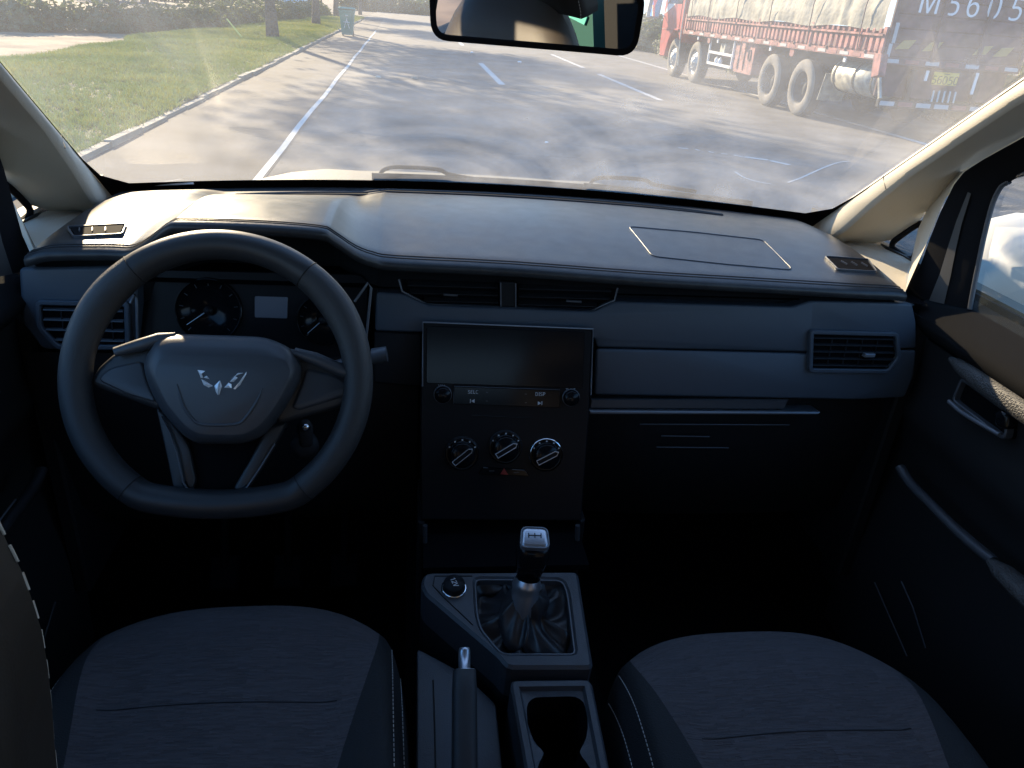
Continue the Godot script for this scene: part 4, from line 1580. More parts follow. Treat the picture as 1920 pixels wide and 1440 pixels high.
	flip = e > 0.0
	grid(s, sec, 1, true)
	flip = false
	obj("outside_mirror", s, M.bumper, d)
	s = S()
	prism(s, rounded([Vector2(-0.09, -0.07), Vector2(0.09, -0.07), Vector2(0.09, 0.07), Vector2(-0.09, 0.07)], 0.03, 4), facing(Vector3(e * 0.985, 1.232, -1.163), Vector3(-0.3 * e, -0.35, 1)), -0.01, 0.0, 0.002)
	obj("mirror_glass", s, M.dim_mirror, d)
	s = S()
	prism(s, [Vector2(-0.10, -0.12), Vector2(0.10, -0.12), Vector2(0.05, 0.0), Vector2(-0.06, 0.0)], Transform3D(Basis.IDENTITY, Vector3(e * 0.84, 1.22, -1.2)), -0.03, 0.03, 0.01, false, true)
	obj("mirror_foot", s, M.rubber, d)
# ---------------------------------------------------------------- dashboard
var pad_front := []
var pad_back := []

func pad_pt(x: float, z: float, up := 0.0) -> Vector3:
	var i := 0
	while i < pad_front.size() - 2 and pad_front[i + 1].x < x:
		i += 1
	var a: Vector3 = pad_front[i]
	var b: Vector3 = pad_front[i + 1]
	var k := clampf((x - a.x) / maxf(b.x - a.x, 1e-5), 0, 1)
	var f := a.lerp(b, k)
	var g: Vector3 = pad_back[i].lerp(pad_back[i + 1], k)
	var t := clampf((z - f.z) / (g.z - f.z), 0, 1)
	return Vector3(x, pad_y(f, g, t) + up, z)

func pad_y(f: Vector3, g: Vector3, t: float) -> float:
	var flat := minf(f.y, 1.262)
	var hood := maxf(f.y - 1.262, 0.0)
	return lerpf(flat, g.y, t) + hood * (1.0 - smoothstep(0.25, 0.95, t)) + 0.020 * (1.0 - minf(1.0, hood / 0.03)) * sin(t * PI) * (1.0 - smoothstep(0.6, 0.72, absf(f.x)))

func dashboard() -> void:
	var d := thing("dashboard", "dark dashboard with a grey padded top, centre screen stack and air vents", "dashboard", Vector3(0, 1.0, -1.1))
	var raw := [Vector3(-0.6716, 1.2457, -1.085), Vector3(-0.6591, 1.2506, -1.08), Vector3(-0.6343, 1.2568, -1.08), Vector3(-0.5621, 1.2602, -1.08), Vector3(-0.5284, 1.2629, -1.075), Vector3(-0.4928, 1.2892, -1.05), Vector3(-0.4644, 1.3116, -1.035), Vector3(-0.442, 1.3167, -1.03), Vector3(-0.3515, 1.3175, -1.03), Vector3(-0.2722, 1.3143, -1.03), Vector3(-0.2533, 1.3035, -1.04), Vector3(-0.2265, 1.2799, -1.055), Vector3(-0.2018, 1.2654, -1.07), Vector3(-0.1683, 1.2579, -1.08), Vector3(-0.0015, 1.2548, -1.08), Vector3(0.1939, 1.2463, -1.08), Vector3(0.3643, 1.2415, -1.08), Vector3(0.5421, 1.2365, -1.08), Vector3(0.6188, 1.2334, -1.085), Vector3(0.6406, 1.2296, -1.09)]
	pad_front = smooth_line(raw, 3)
	var s := S()
	pad_back = []
	for f in pad_front:
		var u: float = clampf(f.x / 0.722, -1, 1)
		var g := ws(u, 0.0)
		pad_back.append(Vector3(lerpf(f.x, u * 0.745, 0.95), g.y - 0.006, g.z + 0.02))
	var rows := []
	var p0 := []
	var p1 := []
	var p2 := []
	for f in pad_front:
		p0.append(f + Vector3(0, -0.016, -0.002))
		p1.append(f + Vector3(0, -0.012, 0.005))
		p2.append(f + Vector3(0, -0.004, 0.005))
	rows = [p0, p1, p2]
	for j in 15:
		var t := float(j) / 14
		var row := []
		for i in pad_front.size():
			var f: Vector3 = pad_front[i]
			var g: Vector3 = pad_back[i]
			row.append(Vector3(lerpf(f.x, g.x, t), pad_y(f, g, t), lerpf(f.z, g.z, t)))
		rows.append(row)
	grid(s, rows, 1)
	var pad := obj("top_pad", s, M.pad, d)
	# twin seams just behind the front edge
	for k in 2:
		s = S()
		var line := []
		for f in pad_front:
			line.append(pad_pt(f.x, f.z - 0.010 - 0.009 * k, 0.0002))
		tube(s, line, 0.0011, 4)
		obj("pad_seam", s, M.seam, pad)
	# long demister slot
	s = S()
	var a := []
	var b := []
	for i in 25:
		var x := lerpf(-0.47, 0.47, i / 24.0)
		var z := ws(x / 0.72, 0.0).z + 0.105 + 0.03 * pow(absf(x) / 0.47, 6.0)
		var w := 0.016 * (1.0 - pow(absf(x) / 0.475, 8.0))
		a.append(pad_pt(x, z + w, 0.0014))
		b.append(pad_pt(x, z - w, 0.0014))
	grid(s, [a, b], 1)
	obj("demister_slot", s, M.black, pad)
	s = S()
	tube(s, b, 0.003, 5)
	tube(s, a, 0.0015, 5)
	obj("slot_lip", s, M.pad, pad)
	# airbag lid outline
	s = S()
	var lid := []
	for v in [Vector3(0.2318, 1.247, -1.3077), Vector3(0.3505, 1.247, -1.2964), Vector3(0.47, 1.247, -1.275), Vector3(0.4662, 1.247, -1.1389), Vector3(0.3539, 1.247, -1.1466), Vector3(0.2354, 1.247, -1.1618)]:
		lid.append(Vector2(v.x, v.z))
	lid = rounded(lid, 0.012, 4)
	var ll := []
	for v in lid:
		ll.append(pad_pt(v.x, v.y, 0.0004))
	tube(s, ll, 0.0012, 5, true)
	obj("airbag_seam", s, M.silver_trim, pad)
	# small side-window outlets on the top corners
	for q in [[Vector3(-0.6399, 1.262, -1.1652), Vector3(-0.5684, 1.262, -1.1756), Vector3(-0.562, 1.262, -1.1367), Vector3(-0.6194, 1.262, -1.1289)], [Vector3(0.5543, 1.238, -1.1985), Vector3(0.6291, 1.238, -1.2005), Vector3(0.6181, 1.238, -1.1535), Vector3(0.5513, 1.238, -1.1498)]]:
		var o := []
		var mid := Vector3.ZERO
		for v in q:
			mid += v * 0.25
		for v in q:
			o.append(Vector2(v.x - mid.x, -(v.z - mid.z)))
		var tx := (pad_pt(mid.x + 0.02, mid.z) - pad_pt(mid.x - 0.02, mid.z)).normalized()
		var ty := (pad_pt(mid.x, mid.z - 0.012) - pad_pt(mid.x, mid.z + 0.012)).normalized()
		var f := Transform3D(Basis(tx, ty, tx.cross(ty).normalized()), pad_pt(mid.x, mid.z, 0.0012))
		s = S()
		prism(s, rounded(o, 0.004, 3), f, -0.004, 0.0010, 0.0004)
		var cv := obj("corner_outlet", s, M.black, pad)
		s = S()
		rim(s, rounded(inset(ccw(o), -0.004), 0.006, 3), 0.0018, f, -0.002, 0.0024)
		obj("outlet_frame", s, M.silver_trim, cv)
		for i in 3:
			s = S()
			var x := lerpf(o[0].x, o[1].x, 0.25 + 0.25 * i)
			box(s, Vector3(0.0012, 0.014, 0.003), f * Transform3D(Basis(Vector3(0, 0, 1), 0.3), Vector3(x, 0, 0.002)), 0.0)
			obj("outlet_fin", s, M.silver_trim, cv)
	# dark band under the pad, running back into the instrument cave
	s = S()
	var r1 := []
	var r2 := []
	var r3 := []
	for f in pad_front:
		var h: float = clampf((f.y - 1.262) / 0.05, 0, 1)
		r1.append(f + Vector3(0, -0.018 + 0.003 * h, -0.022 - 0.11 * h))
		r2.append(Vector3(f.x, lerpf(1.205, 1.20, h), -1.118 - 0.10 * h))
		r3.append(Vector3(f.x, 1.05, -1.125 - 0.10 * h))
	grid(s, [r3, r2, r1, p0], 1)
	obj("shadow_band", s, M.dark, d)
	fascia(d)
	vents(d)
	cluster(d)
	stack(d)
	lower_dash(d)

func fascia(d: Node3D) -> void:
	var f := Transform3D(Basis(Vector3.RIGHT, -0.1326), Vector3(0.0, 1.12, -1.09))
	var s := S()
	# passenger side: upper and lower panels meet at a groove
	var up := [Vector2(-0.199, 0.0848), Vector2(-0.1597, 0.0827), Vector2(-0.1237, 0.0665), Vector2(0.1313, 0.0632), Vector2(0.1637, 0.0801), Vector2(0.4539, 0.0793), Vector2(0.4829, 0.0897), Vector2(0.659, 0.0909), Vector2(0.6729, 0.0608), Vector2(0.6848, 0.0152), Vector2(0.6354, 0.0124), Vector2(0.4905, 0.0051), Vector2(0.3033, 0.006), Vector2(0.1407, 0.0064), Vector2(0.1386, 0.0203), Vector2(-0.2015, 0.0249)]
	prism(s, rounded(up, 0.006, 3), f, -0.03, 0.010, 0.009, true)
	var fp := obj("fascia_panel", s, M.fascia, d, "blue-grey upper fascia panel on the passenger side")
	s = S()
	var low := [Vector2(0.141, 0.0038), Vector2(0.3037, 0.0033), Vector2(0.491, 0.0023), Vector2(0.636, 0.0096), Vector2(0.6855, 0.0124), Vector2(0.6922, -0.0316), Vector2(0.6841, -0.072), Vector2(0.5971, -0.0768), Vector2(0.1454, -0.0732)]
	prism(s, rounded(low, 0.006, 3), f, -0.03, 0.010, 0.006, true)
	obj("fascia_panel", s, M.fascia, d, "lower fascia panel on the passenger side")
	s = S()
	var mid := [Vector2(-0.2023, 0.0232), Vector2(-0.1317, 0.0214), Vector2(-0.1303, -0.0648), Vector2(-0.2042, -0.0587)]
	prism(s, rounded(mid, 0.005, 3), f, -0.03, 0.006, 0.005, true)
	obj("fascia_panel", s, M.dark, d)
	s = S()
	var left := [Vector2(-0.6879, 0.1048), Vector2(-0.5306, 0.1122), Vector2(-0.5442, -0.0005), Vector2(-0.5588, -0.013), Vector2(-0.6727, -0.0127), Vector2(-0.6943, 0.028)]
	prism(s, rounded(left, 0.008, 3), f, -0.03, 0.010, 0.008, true)
	obj("fascia_panel", s, M.fascia, d, "fascia panel on the driver's side")
	# bright flank beside the instruments
	for q in [[Vector3(-0.2501, 1.1629, -1.0836), Vector3(-0.2108, 1.2197, -1.0912), Vector3(-0.2063, 1.212, -1.0902), Vector3(-0.2145, 1.1311, -1.0794)], [Vector3(-0.5518, 1.1674, -1.0842), Vector3(-0.5378, 1.1932, -1.0877), Vector3(-0.5355, 1.1871, -1.0869), Vector3(-0.5409, 1.1165, -1.0774)]]:
		s = S()
		tube(s, [q[0].lerp(q[1], 0.5), q[1], q[2], q[3]], 0.0022, 5)
		obj("trim_edge", s, M.edge, d)
	# ledge strips under the passenger panel
	for q in [[[Vector3(0.1427, 1.0374, -1.079), Vector3(0.4828, 1.0399, -1.0793), Vector3(0.4766, 1.0218, -1.0769), Vector3(0.1425, 1.0209, -1.0768)], M.silver_trim], [[Vector3(0.1408, 1.0204, -1.0686), Vector3(0.5398, 1.0207, -1.0687), Vector3(0.5369, 1.0159, -1.068), Vector3(0.1414, 1.014, -1.0678)], M.edge]]:
		s = S()
		var o := []
		var inv := f.affine_inverse()
		for v in q[0]:
			var l: Vector3 = inv * v
			o.append(Vector2(l.x, l.y))
		prism(s, o, f, -0.05, inv.basis.z.z * 0.0 + (0.0 if q[1] == M.silver_trim else 0.006), 0.002)
		obj("ledge_strip", s, q[1], d)

func slats(parent: Node, f: Transform3D, o: Array, n: int, m: Material, tilt: float, name_ := "vent_slat") -> void:
	var lo := Vector2(9, 9)
	var hi := Vector2(-9, -9)
	for v in o:
		lo = lo.min(v)
		hi = hi.max(v)
	for i in n:
		var y := lerpf(lo.y, hi.y, (i + 0.6) / n)
		var xs := []
		for k in o.size():
			var a: Vector2 = o[k]
			var b: Vector2 = o[(k + 1) % o.size()]
			if (a.y - y) * (b.y - y) < 0.0:
				xs.append(lerpf(a.x, b.x, (y - a.y) / (b.y - a.y)))
		if xs.size() < 2:
			continue
		xs.sort()
		var s := S()
		box(s, Vector3(xs[-1] - xs[0] - 0.004, 0.0022, 0.014), f * Transform3D(Basis(Vector3.RIGHT, tilt), Vector3((xs[0] + xs[-1]) / 2, y, 0.010)), 0.0006)
		obj(name_, s, m, parent)

func vents(d: Node3D) -> void:
	var f := Transform3D(Basis(Vector3.RIGHT, -0.1326), Vector3(0.0, 1.12, -1.09))
	var s: SurfaceTool
	var inner := [[Vector2(0.4948, 0.0371), Vector2(0.6363, 0.0365), Vector2(0.6481, 0.002), Vector2(0.636, -0.0204), Vector2(0.504, -0.0206)], [Vector2(-0.6622, 0.0547), Vector2(-0.5517, 0.0553), Vector2(-0.556, -0.0016), Vector2(-0.6457, -0.0034), Vector2(-0.665, 0.023)]]
	for k in 2:
		var o: Array = ccw(inner[k])
		s = S()
		prism(s, rounded(o, 0.004, 3), f, 0.0, 0.0115, 0.0003)
		var v := obj("air_vent", s, M.black, d, "dark slatted air vent near the passenger door" if k == 0 else "dark slatted air vent beside the steering wheel")
		s = S()
		rim(s, rounded(inset(o, -0.007), 0.008, 3), 0.007, f, 0.008, 0.019)
		obj("vent_frame", s, M.fascia, v)
		slats(v, f, o, 5 if k == 0 else 4, M.dark if k == 0 else M.silver_trim, 0.35)
		for i in 4:
			s = S()
			var x := lerpf(o[0].x, o[1].x, 0.2 + 0.2 * i) if k == 0 else lerpf(-0.66, -0.55, 0.2 + 0.2 * i)
			var cy := 0.0
			for q in o:
				cy += q.y / o.size()
			box(s, Vector3(0.0016, 0.045, 0.004), f * at(Vector3(x, cy, 0.0125)), 0.0)
			obj("vent_fin", s, M.dark, v)
		s = S()
		var c := Vector2.ZERO
		for q in o:
			c += q / o.size()
		box(s, Vector3(0.018, 0.006, 0.010), f * at(Vector3(c.x + 0.012, c.y - 0.002, 0.019)), 0.001)
		obj("vent_tab", s, M.edge, v)
	# centre pair, sunk in the dark band
	var fb := Transform3D(Basis(Vector3.RIGHT, 0.0), Vector3(0.0, 1.2, -1.118))
	var big: Array = ccw([Vector2(-0.1631, 0.023), Vector2(0.1681, 0.0215), Vector2(0.168, -0.0031), Vector2(0.1326, -0.0219), Vector2(-0.1226, -0.0182), Vector2(-0.1598, 0.0013)])
	s = S()
	prism(s, big, fb, 0.0, 0.007, 0.0003)
	var cv := obj("air_vent", s, M.black, d, "wide centre air vent under the dashboard edge")
	var halves := [[Vector2(-0.1552, 0.0196), Vector2(-0.0156, 0.0198), Vector2(-0.0133, -0.0163), Vector2(-0.1195, -0.0149), Vector2(-0.155, 0.0045)], [Vector2(0.0122, 0.0198), Vector2(0.1606, 0.0201), Vector2(0.1615, 0.0), Vector2(0.1296, -0.0186), Vector2(0.0148, -0.0164)]]
	for h in halves:
		slats(cv, fb, ccw(h), 3, M.dark, 0.3)
	s = S()
	var div := [Vector2(-0.0152, 0.0251), Vector2(0.0092, 0.0242), Vector2(0.0121, -0.0152), Vector2(-0.0126, -0.015)]
	prism(s, div, fb, 0.007, 0.020, 0.001)
	obj("vent_divider", s, M.dark, cv)
	for q in [[Vector3(-0.0144, 1.2238, -1.097), Vector3(-0.0119, 1.1854, -1.097)], [Vector3(0.0083, 1.2237, -1.097), Vector3(0.0112, 1.1852, -1.097)]]:
		s = S()
		tube(s, q, 0.0010, 4)
		obj("divider_edge", s, M.edge, cv)
	s = S()
	tube(s, [Vector3(-0.1661, 1.2237, -1.098), Vector3(-0.1613, 1.2055, -1.098), Vector3(-0.1237, 1.1854, -1.098), Vector3(-0.0026, 1.1835, -1.098), Vector3(0.128, 1.1809, -1.098), Vector3(0.1647, 1.2004, -1.098), Vector3(0.167, 1.2205, -1.098)], 0.0016, 5)
	obj("vent_trim", s, M.edge, cv)
	for q in [[Vector3(-0.0994, 1.203, -1.096), Vector3(-0.0785, 1.2019, -1.096)], [Vector3(0.0887, 1.1981, -1.096), Vector3(0.1123, 1.197, -1.096)]]:
		s = S()
		tube(s, q, 0.0022, 5)
		obj("vent_tab", s, M.silver_trim, cv)

func gauge(parent: Node, f: Transform3D, c: Vector2, r: float, needle: float) -> void:
	var s := S()
	lathe(s, [Vector2(0, 0.001), Vector2(r * 0.96, 0.001), Vector2(r * 0.97, 0.006), Vector2(r, 0.008), Vector2(r * 1.04, 0.0)], f * at(Vector3(c.x, c.y, 0)), 36)
	var g := obj("gauge", s, M.gloss, parent)
	s = S()
	for i in 11:
		var a := deg_to_rad(225.0 - i * 27.0)
		var u := Vector3(cos(a), sin(a), 0)
		tube(s, [f * (Vector3(c.x, c.y, 0.002) + u * r * 0.78), f * (Vector3(c.x, c.y, 0.002) + u * r * 0.90)], 0.0007, 4)
	obj("gauge_marks", s, M.silver_trim, g)
	s = S()
	var a := deg_to_rad(needle)
	var u := Vector3(cos(a), sin(a), 0)
	tube(s, [f * (Vector3(c.x, c.y, 0.006) - u * r * 0.1), f * (Vector3(c.x, c.y, 0.006) + u * r * 0.8)], [0.0013, 0.0006], 5)
	obj("needle", s, M.satin, g)
	s = S()
	lathe(s, [Vector2(0.007, 0.003), Vector2(0.006, 0.009), Vector2(0, 0.010)], f * at(Vector3(c.x, c.y, 0)), 14)
	obj("needle_cap", s, M.dark, g)

func cluster(d: Node3D) -> void:
	var f := Transform3D(Basis(Vector3.RIGHT, -0.3142), Vector3(-0.36, 1.17, -1.12))
	var s := S()
	prism(s, rounded([Vector2(-0.1861, 0.047), Vector2(0.1468, 0.0495), Vector2(0.1457, -0.0521), Vector2(0.083, -0.0944), Vector2(-0.1882, -0.0905)], 0.02, 4), f, -0.02, 0.0, 0.001)
	var c := obj("instrument_panel", s, M.piano, d)
	var cen := [Vector2(-0.0859, -0.0104), Vector2(0.0801, -0.0208)]
	gauge(c, f, cen[0], 0.047, 215.0)
	gauge(c, f, cen[1], 0.038, 222.0)
	s = S()
	var lcd := [Vector2(-0.0196, 0.0127), Vector2(0.0285, 0.0125), Vector2(0.0274, -0.0196), Vector2(-0.0201, -0.0192)]
	prism(s, rounded(lcd, 0.002, 2), f, 0.0, 0.002, 0.0005)
	obj("trip_display", s, M.lcd, c)
	# column shroud and right stalk
	s = S()
	var sh := []
	for q in [[-1.10, 0.042, 1.075], [-1.0, 0.045, 1.09], [-0.93, 0.042, 1.115]]:
		var row := []
		for k in 14:
			var an := TAUF * k / 14
			row.append(Vector3(-0.362 + cos(an) * q[1] * 1.05, q[2] + sin(an) * q[1] * 1.1, q[0]))
		sh.append(row)
	grid(s, sh, 1, true)
	obj("column_shroud", s, M.dark, d)
	s = S()
	var st := [Vector3(-0.2725, 1.1282, -0.99), Vector3(-0.2281, 1.1427, -0.985), Vector3(-0.1958, 1.1521, -0.98), Vector3(-0.1842, 1.1556, -0.98)]
	tube(s, st, [0.006, 0.006, 0.008, 0.0085], 10)
	tube(s, [st[2] + Vector3(-0.004, 0, 0), st[3] + Vector3(0.004, 0, 0)], 0.011, 12)
	obj("wiper_stalk", s, M.silver_trim, d)
	s = S()
	lathe(s, [Vector2(0.020, -0.02), Vector2(0.020, 0.0), Vector2(0.012, 0.003), Vector2(0, 0.003)], facing([Vector3(-0.298, 1.0031, -0.985)][0], Vector3(0.2, 0.3, 1)), 18)
	obj("ignition_barrel", s, M.dark, d)

func stack(d: Node3D) -> void:
	var f := Transform3D(Basis(Vector3.RIGHT, -0.2967), Vector3(0.0, 1.02, -1.025))
	var s := S()
	var o := [Vector2(-0.13, 0.1547), Vector2(0.129, 0.15), Vector2(0.1298, 0.0054), Vector2(0.126, -0.1574), Vector2(-0.1279, -0.1526), Vector2(-0.1318, 0.0039)]
	prism(s, rounded(o, 0.003, 2), f, -0.06, 0.0, 0.002)
	var st := obj("centre_stack", s, M.piano, d, "tall glossy black centre panel with screen, radio and heater controls")
	s = S()
	tube(s, [Vector3(-0.1294, 1.0753, -1.0409), Vector3(-0.13, 1.1683, -1.0693), Vector3(0.1288, 1.1638, -1.0679), Vector3(0.1308, 1.0662, -1.0381)], 0.0013, 5)
	obj("silver_edge", s, M.edge, st)
	s = S()
	prism(s, rounded([Vector2(-0.1244, 0.1492), Vector2(0.1159, 0.1456), Vector2(0.117, 0.0578), Vector2(-0.1239, 0.0631)], 0.003, 2), f, 0.0, 0.0025, 0.0008)
	obj("screen", s, M.gloss, st)
	# radio knobs and key strip
	for q in [[Vector2(-0.0987, 0.0462)], [Vector2(0.0991, 0.0433)]]:
		s = S()
		lathe(s, [Vector2(0.0125, 0.0), Vector2(0.0120, 0.010), Vector2(0.0105, 0.012), Vector2(0, 0.012)], f * at(Vector3(q[0].x, q[0].y, 0)), 24)
		obj("radio_knob", s, M.gloss, st)
		s = S()
		lathe(s, [Vector2(0.0138, 0.0), Vector2(0.0138, 0.004), Vector2(0.0126, 0.004)], f * at(Vector3(q[0].x, q[0].y, 0)), 24)
		obj("knob_ring", s, M.silver_trim, st)
	s = S()
	prism(s, rounded([Vector2(-0.082, 0.0587), Vector2(0.0818, 0.0548), Vector2(0.0822, 0.0271), Vector2(-0.0822, 0.0316)], 0.002, 2), f, 0.0, 0.003, 0.0008)
	obj("radio_keys", s, M.gloss, st)
	s = S()
	tube(s, [Vector3(-0.0824, 1.0516, -1.0315), Vector3(-0.0822, 1.0775, -1.0395), Vector3(0.0812, 1.0738, -1.0383)], 0.0007, 4)
	obj("key_strip_edge", s, M.silver_trim, st)
	var tilt := f.basis
	for q in [["SELC", [Vector3(-0.0529, 1.0693, -1.0367)][0], 0.0055], ["DISP", [Vector3(0.0506, 1.0672, -1.0361)][0], 0.0055], ["VOL", [Vector3(-0.0998, 1.0762, -1.0416)][0], 0.004], ["TUNE", [Vector3(0.0984, 1.0729, -1.0405)][0], 0.004]]:
		letters("key_print", q[0], q[2], q[1], M.print, st, d, tilt)
	for q in [[[Vector3(-0.0534, 1.056, -1.0325)][0], -1.0], [[Vector3(0.0503, 1.0537, -1.0318)][0], 1.0]]:
		s = S()
		var g := Transform3D(tilt, q[0])
		prism(s, [Vector2(-0.003 * q[1], 0.003), Vector2(-0.003 * q[1], -0.003), Vector2(0.002 * q[1], 0.0)], g, 0.0, 0.0004, 0.0)
		prism(s, [Vector2(0.0028 * q[1], 0.003), Vector2(0.0028 * q[1], -0.003), Vector2(0.0038 * q[1], -0.003), Vector2(0.0038 * q[1], 0.003)], g, 0.0, 0.0004, 0.0)
		obj("key_symbol", s, M.print, st)
	for q in [Vector3(-0.0318, 1.0688, -1.0366), Vector3(-0.0314, 1.0561, -1.0327), Vector3(0.0282, 1.067, -1.036), Vector3(0.0287, 1.0543, -1.0321)]:
		s = S()
		box(s, Vector3(0.003, 0.0012, 0.0004), Transform3D(tilt, q), 0.0)
		obj("key_symbol", s, M.silver_trim, st)
	s = S()
	tube(s, [Vector3(-0.0542, 1.0332, -1.0286), Vector3(0.0417, 1.0298, -1.0276)], 0.0008, 4)
	obj("panel_seam", s, M.seam, st)
	# heater controls
	var ang := [40.0, 32.0, 28.0]
	var i := 0
	for q in [Vector2(-0.0674, -0.0461), Vector2(-0.0007, -0.0359), Vector2(0.0635, -0.0478)]:
		var c := f * at(Vector3(q.x, q.y, 0))
		s = S()
		lathe(s, [Vector2(0.0270, 0.0), Vector2(0.0262, 0.004), Vector2(0.0235, 0.0055), Vector2(0.0215, 0.004), Vector2(0.0200, 0.004), Vector2(0.0195, 0.014), Vector2(0.0175, 0.016), Vector2(0, 0.0155)], c, 36)
		var kn := obj("heater_dial", s, M.gloss, st)
		s = S()
		lathe(s, [Vector2(0.0272, 0.0), Vector2(0.0268, 0.0046), Vector2(0.0255, 0.0052)] if i == 2 else [Vector2(0.0274, 0.0), Vector2(0.0270, 0.003), Vector2(0.0262, 0.003)], c, 40)
		obj("dial_ring", s, M.chrome if i == 2 else M.dark, st)
		s = S()
		var bar := [Vector2(-0.018, -0.0042), Vector2(0.014, -0.0042), Vector2(0.019, 0.0), Vector2(0.014, 0.0042), Vector2(-0.018, 0.0042)]
		prism(s, bar, c * Transform3D(Basis(Vector3(0, 0, 1), deg_to_rad(ang[i])), Vector3.ZERO), 0.0, 0.021, 0.002)
		obj("dial_grip", s, M.piano, st)
		s = S()
		rim(s, bar, 0.0010, c * Transform3D(Basis(Vector3(0, 0, 1), deg_to_rad(ang[i])), Vector3.ZERO), 0.0195, 0.0215)
		obj("grip_edge", s, M.satin, st)
		s = S()
		for k in 5:
			var a := deg_to_rad(150.0 - k * 30.0)
			box(s, Vector3(0.0022, 0.0022, 0.0006), c * at(Vector3(cos(a) * 0.0225, sin(a) * 0.0225, 0.0052)), 0.0)
		obj("dial_mark", s, M.print, st)
		i += 1
	s = S()
	prism(s, rounded([Vector2(-0.0347, -0.0673), Vector2(0.0323, -0.0718), Vector2(0.0395, -0.0822), Vector2(-0.041, -0.0784)], 0.002, 2), f, 0.0, 0.004, 0.001)
	obj("switch_row", s, M.gloss, st)
	s = S()
	prism(s, [Vector2(-0.0073, -0.0783), Vector2(-0.0018, -0.0689), Vector2(0.0052, -0.0792)], f, 0.004, 0.0045, 0.0)
	obj("hazard_symbol", s, M.red, st)
	for q in [[Vector3(-0.0209, 0.9516, -0.9994)][0], [Vector3(0.0176, 0.949, -0.9986)][0]]:
		s = S()
		box(s, Vector3(0.008, 0.0012, 0.0004), Transform3D(tilt, q), 0.0)
		obj("switch_mark", s, M.silver_trim, st)

func lower_dash(d: Node3D) -> void:
	var s := S()
	# closed body under the pad and its two end cheeks
	var under := []
	for q in [[0.0, -1.11], [-0.005, -1.3], [-0.01, -1.62], [-0.2, -1.62]]:
		var row := []
		for i in 9:
			row.append(Vector3(lerpf(-0.70, 0.70, i / 8.0), 1.205 + q[0], q[1] + 0.10 * pow(absf(i / 4.0 - 1.0), 2.0) * (1.0 if q[1] < -1.5 else 0.0)))
		under.append(row)
	grid(s, under, 1)
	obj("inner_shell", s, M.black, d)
	for e in [-1.0, 1.0]:
		s = S()
		box(s, Vector3(0.025, 0.54, 0.42), at(Vector3(e * 0.700, 0.915, -1.305)), 0.004)
		obj("end_cheek", s, M.dark, d)
	s = S()
	# glove box lid with its pull, receding under the ledge
	var rows := []
	for q in [[0.735, -1.19], [0.76, -1.145], [0.90, -1.115], [0.985, -1.10], [1.04, -1.11]]:
		var row := []
		for i in 9:
			row.append(Vector3(lerpf(0.145, 0.70, i / 8.0), q[0], q[1] - 0.02 * pow(absf(i / 4.0 - 1.0), 3.0)))
		rows.append(row)
	grid(s, rows, 1)
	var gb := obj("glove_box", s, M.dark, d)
	for q in [[Vector3(0.2347, 0.9863, -1.088), Vector3(0.5, 0.9858, -1.088)], [Vector3(0.277, 0.9614, -1.092), Vector3(0.3626, 0.9596, -1.092)], [Vector3(0.2728, 0.938, -1.094), Vector3(0.4028, 0.936, -1.094)]]:
		s = S()
		tube(s, q, 0.0014, 4)
		obj("lid_line", s, M.silver_trim, gb)
	s = S()
	rows = []
	for q in [[0.72, -1.2], [0.80, -1.13], [0.95, -1.095], [1.06, -1.085], [1.10, -1.09]]:
		var row := []
		for i in 9:
			row.append(Vector3(lerpf(-0.70, -0.135, i / 8.0), q[0], q[1]))
		rows.append(row)
	grid(s, rows, 1)
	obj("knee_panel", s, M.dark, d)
	# open tray under the stack
	s = S()
	box(s, Vector3(0.25, 0.01, 0.16), at(Vector3(0, 0.842, -0.98)), 0.0)
	box(s, Vector3(0.25, 0.12, 0.01), at(Vector3(0, 0.80, -1.06)), 0.0)
	obj("storage_tray", s, M.black, d)
	for q in [[Vector3(-0.1225, 0.8791, -0.96), Vector3(-0.1209, 0.7997, -0.96)], [Vector3(0.1156, 0.8755, -0.96), Vector3(0.1228, 0.7937, -0.96)]]:
		s = S()
		tube(s, [q[0], q[1]], 0.004, 6)
		obj("tray_rail", s, M.console, d)
	for x in [-0.128, 0.128]:
		s = S()
		box(s, Vector3(0.010, 0.30, 0.12), at(Vector3(x, 0.72, -1.04)), 0.003)
		obj("stack_side", s, M.dark, d)
	for q in [[-0.47, "clutch"], [-0.36, "brake"], [-0.26, "accelerator"]]:
		s = S()
		box(s, Vector3(0.05, 0.06, 0.012), Transform3D(Basis(Vector3.RIGHT, -0.7), Vector3(q[0], 0.66, -1.12)), 0.004)
		tube(s, [Vector3(q[0], 0.67, -1.125), Vector3(q[0], 0.78, -1.17), Vector3(q[0], 0.95, -1.2)], 0.008, 6)
		obj("pedal", s, M.black, d)

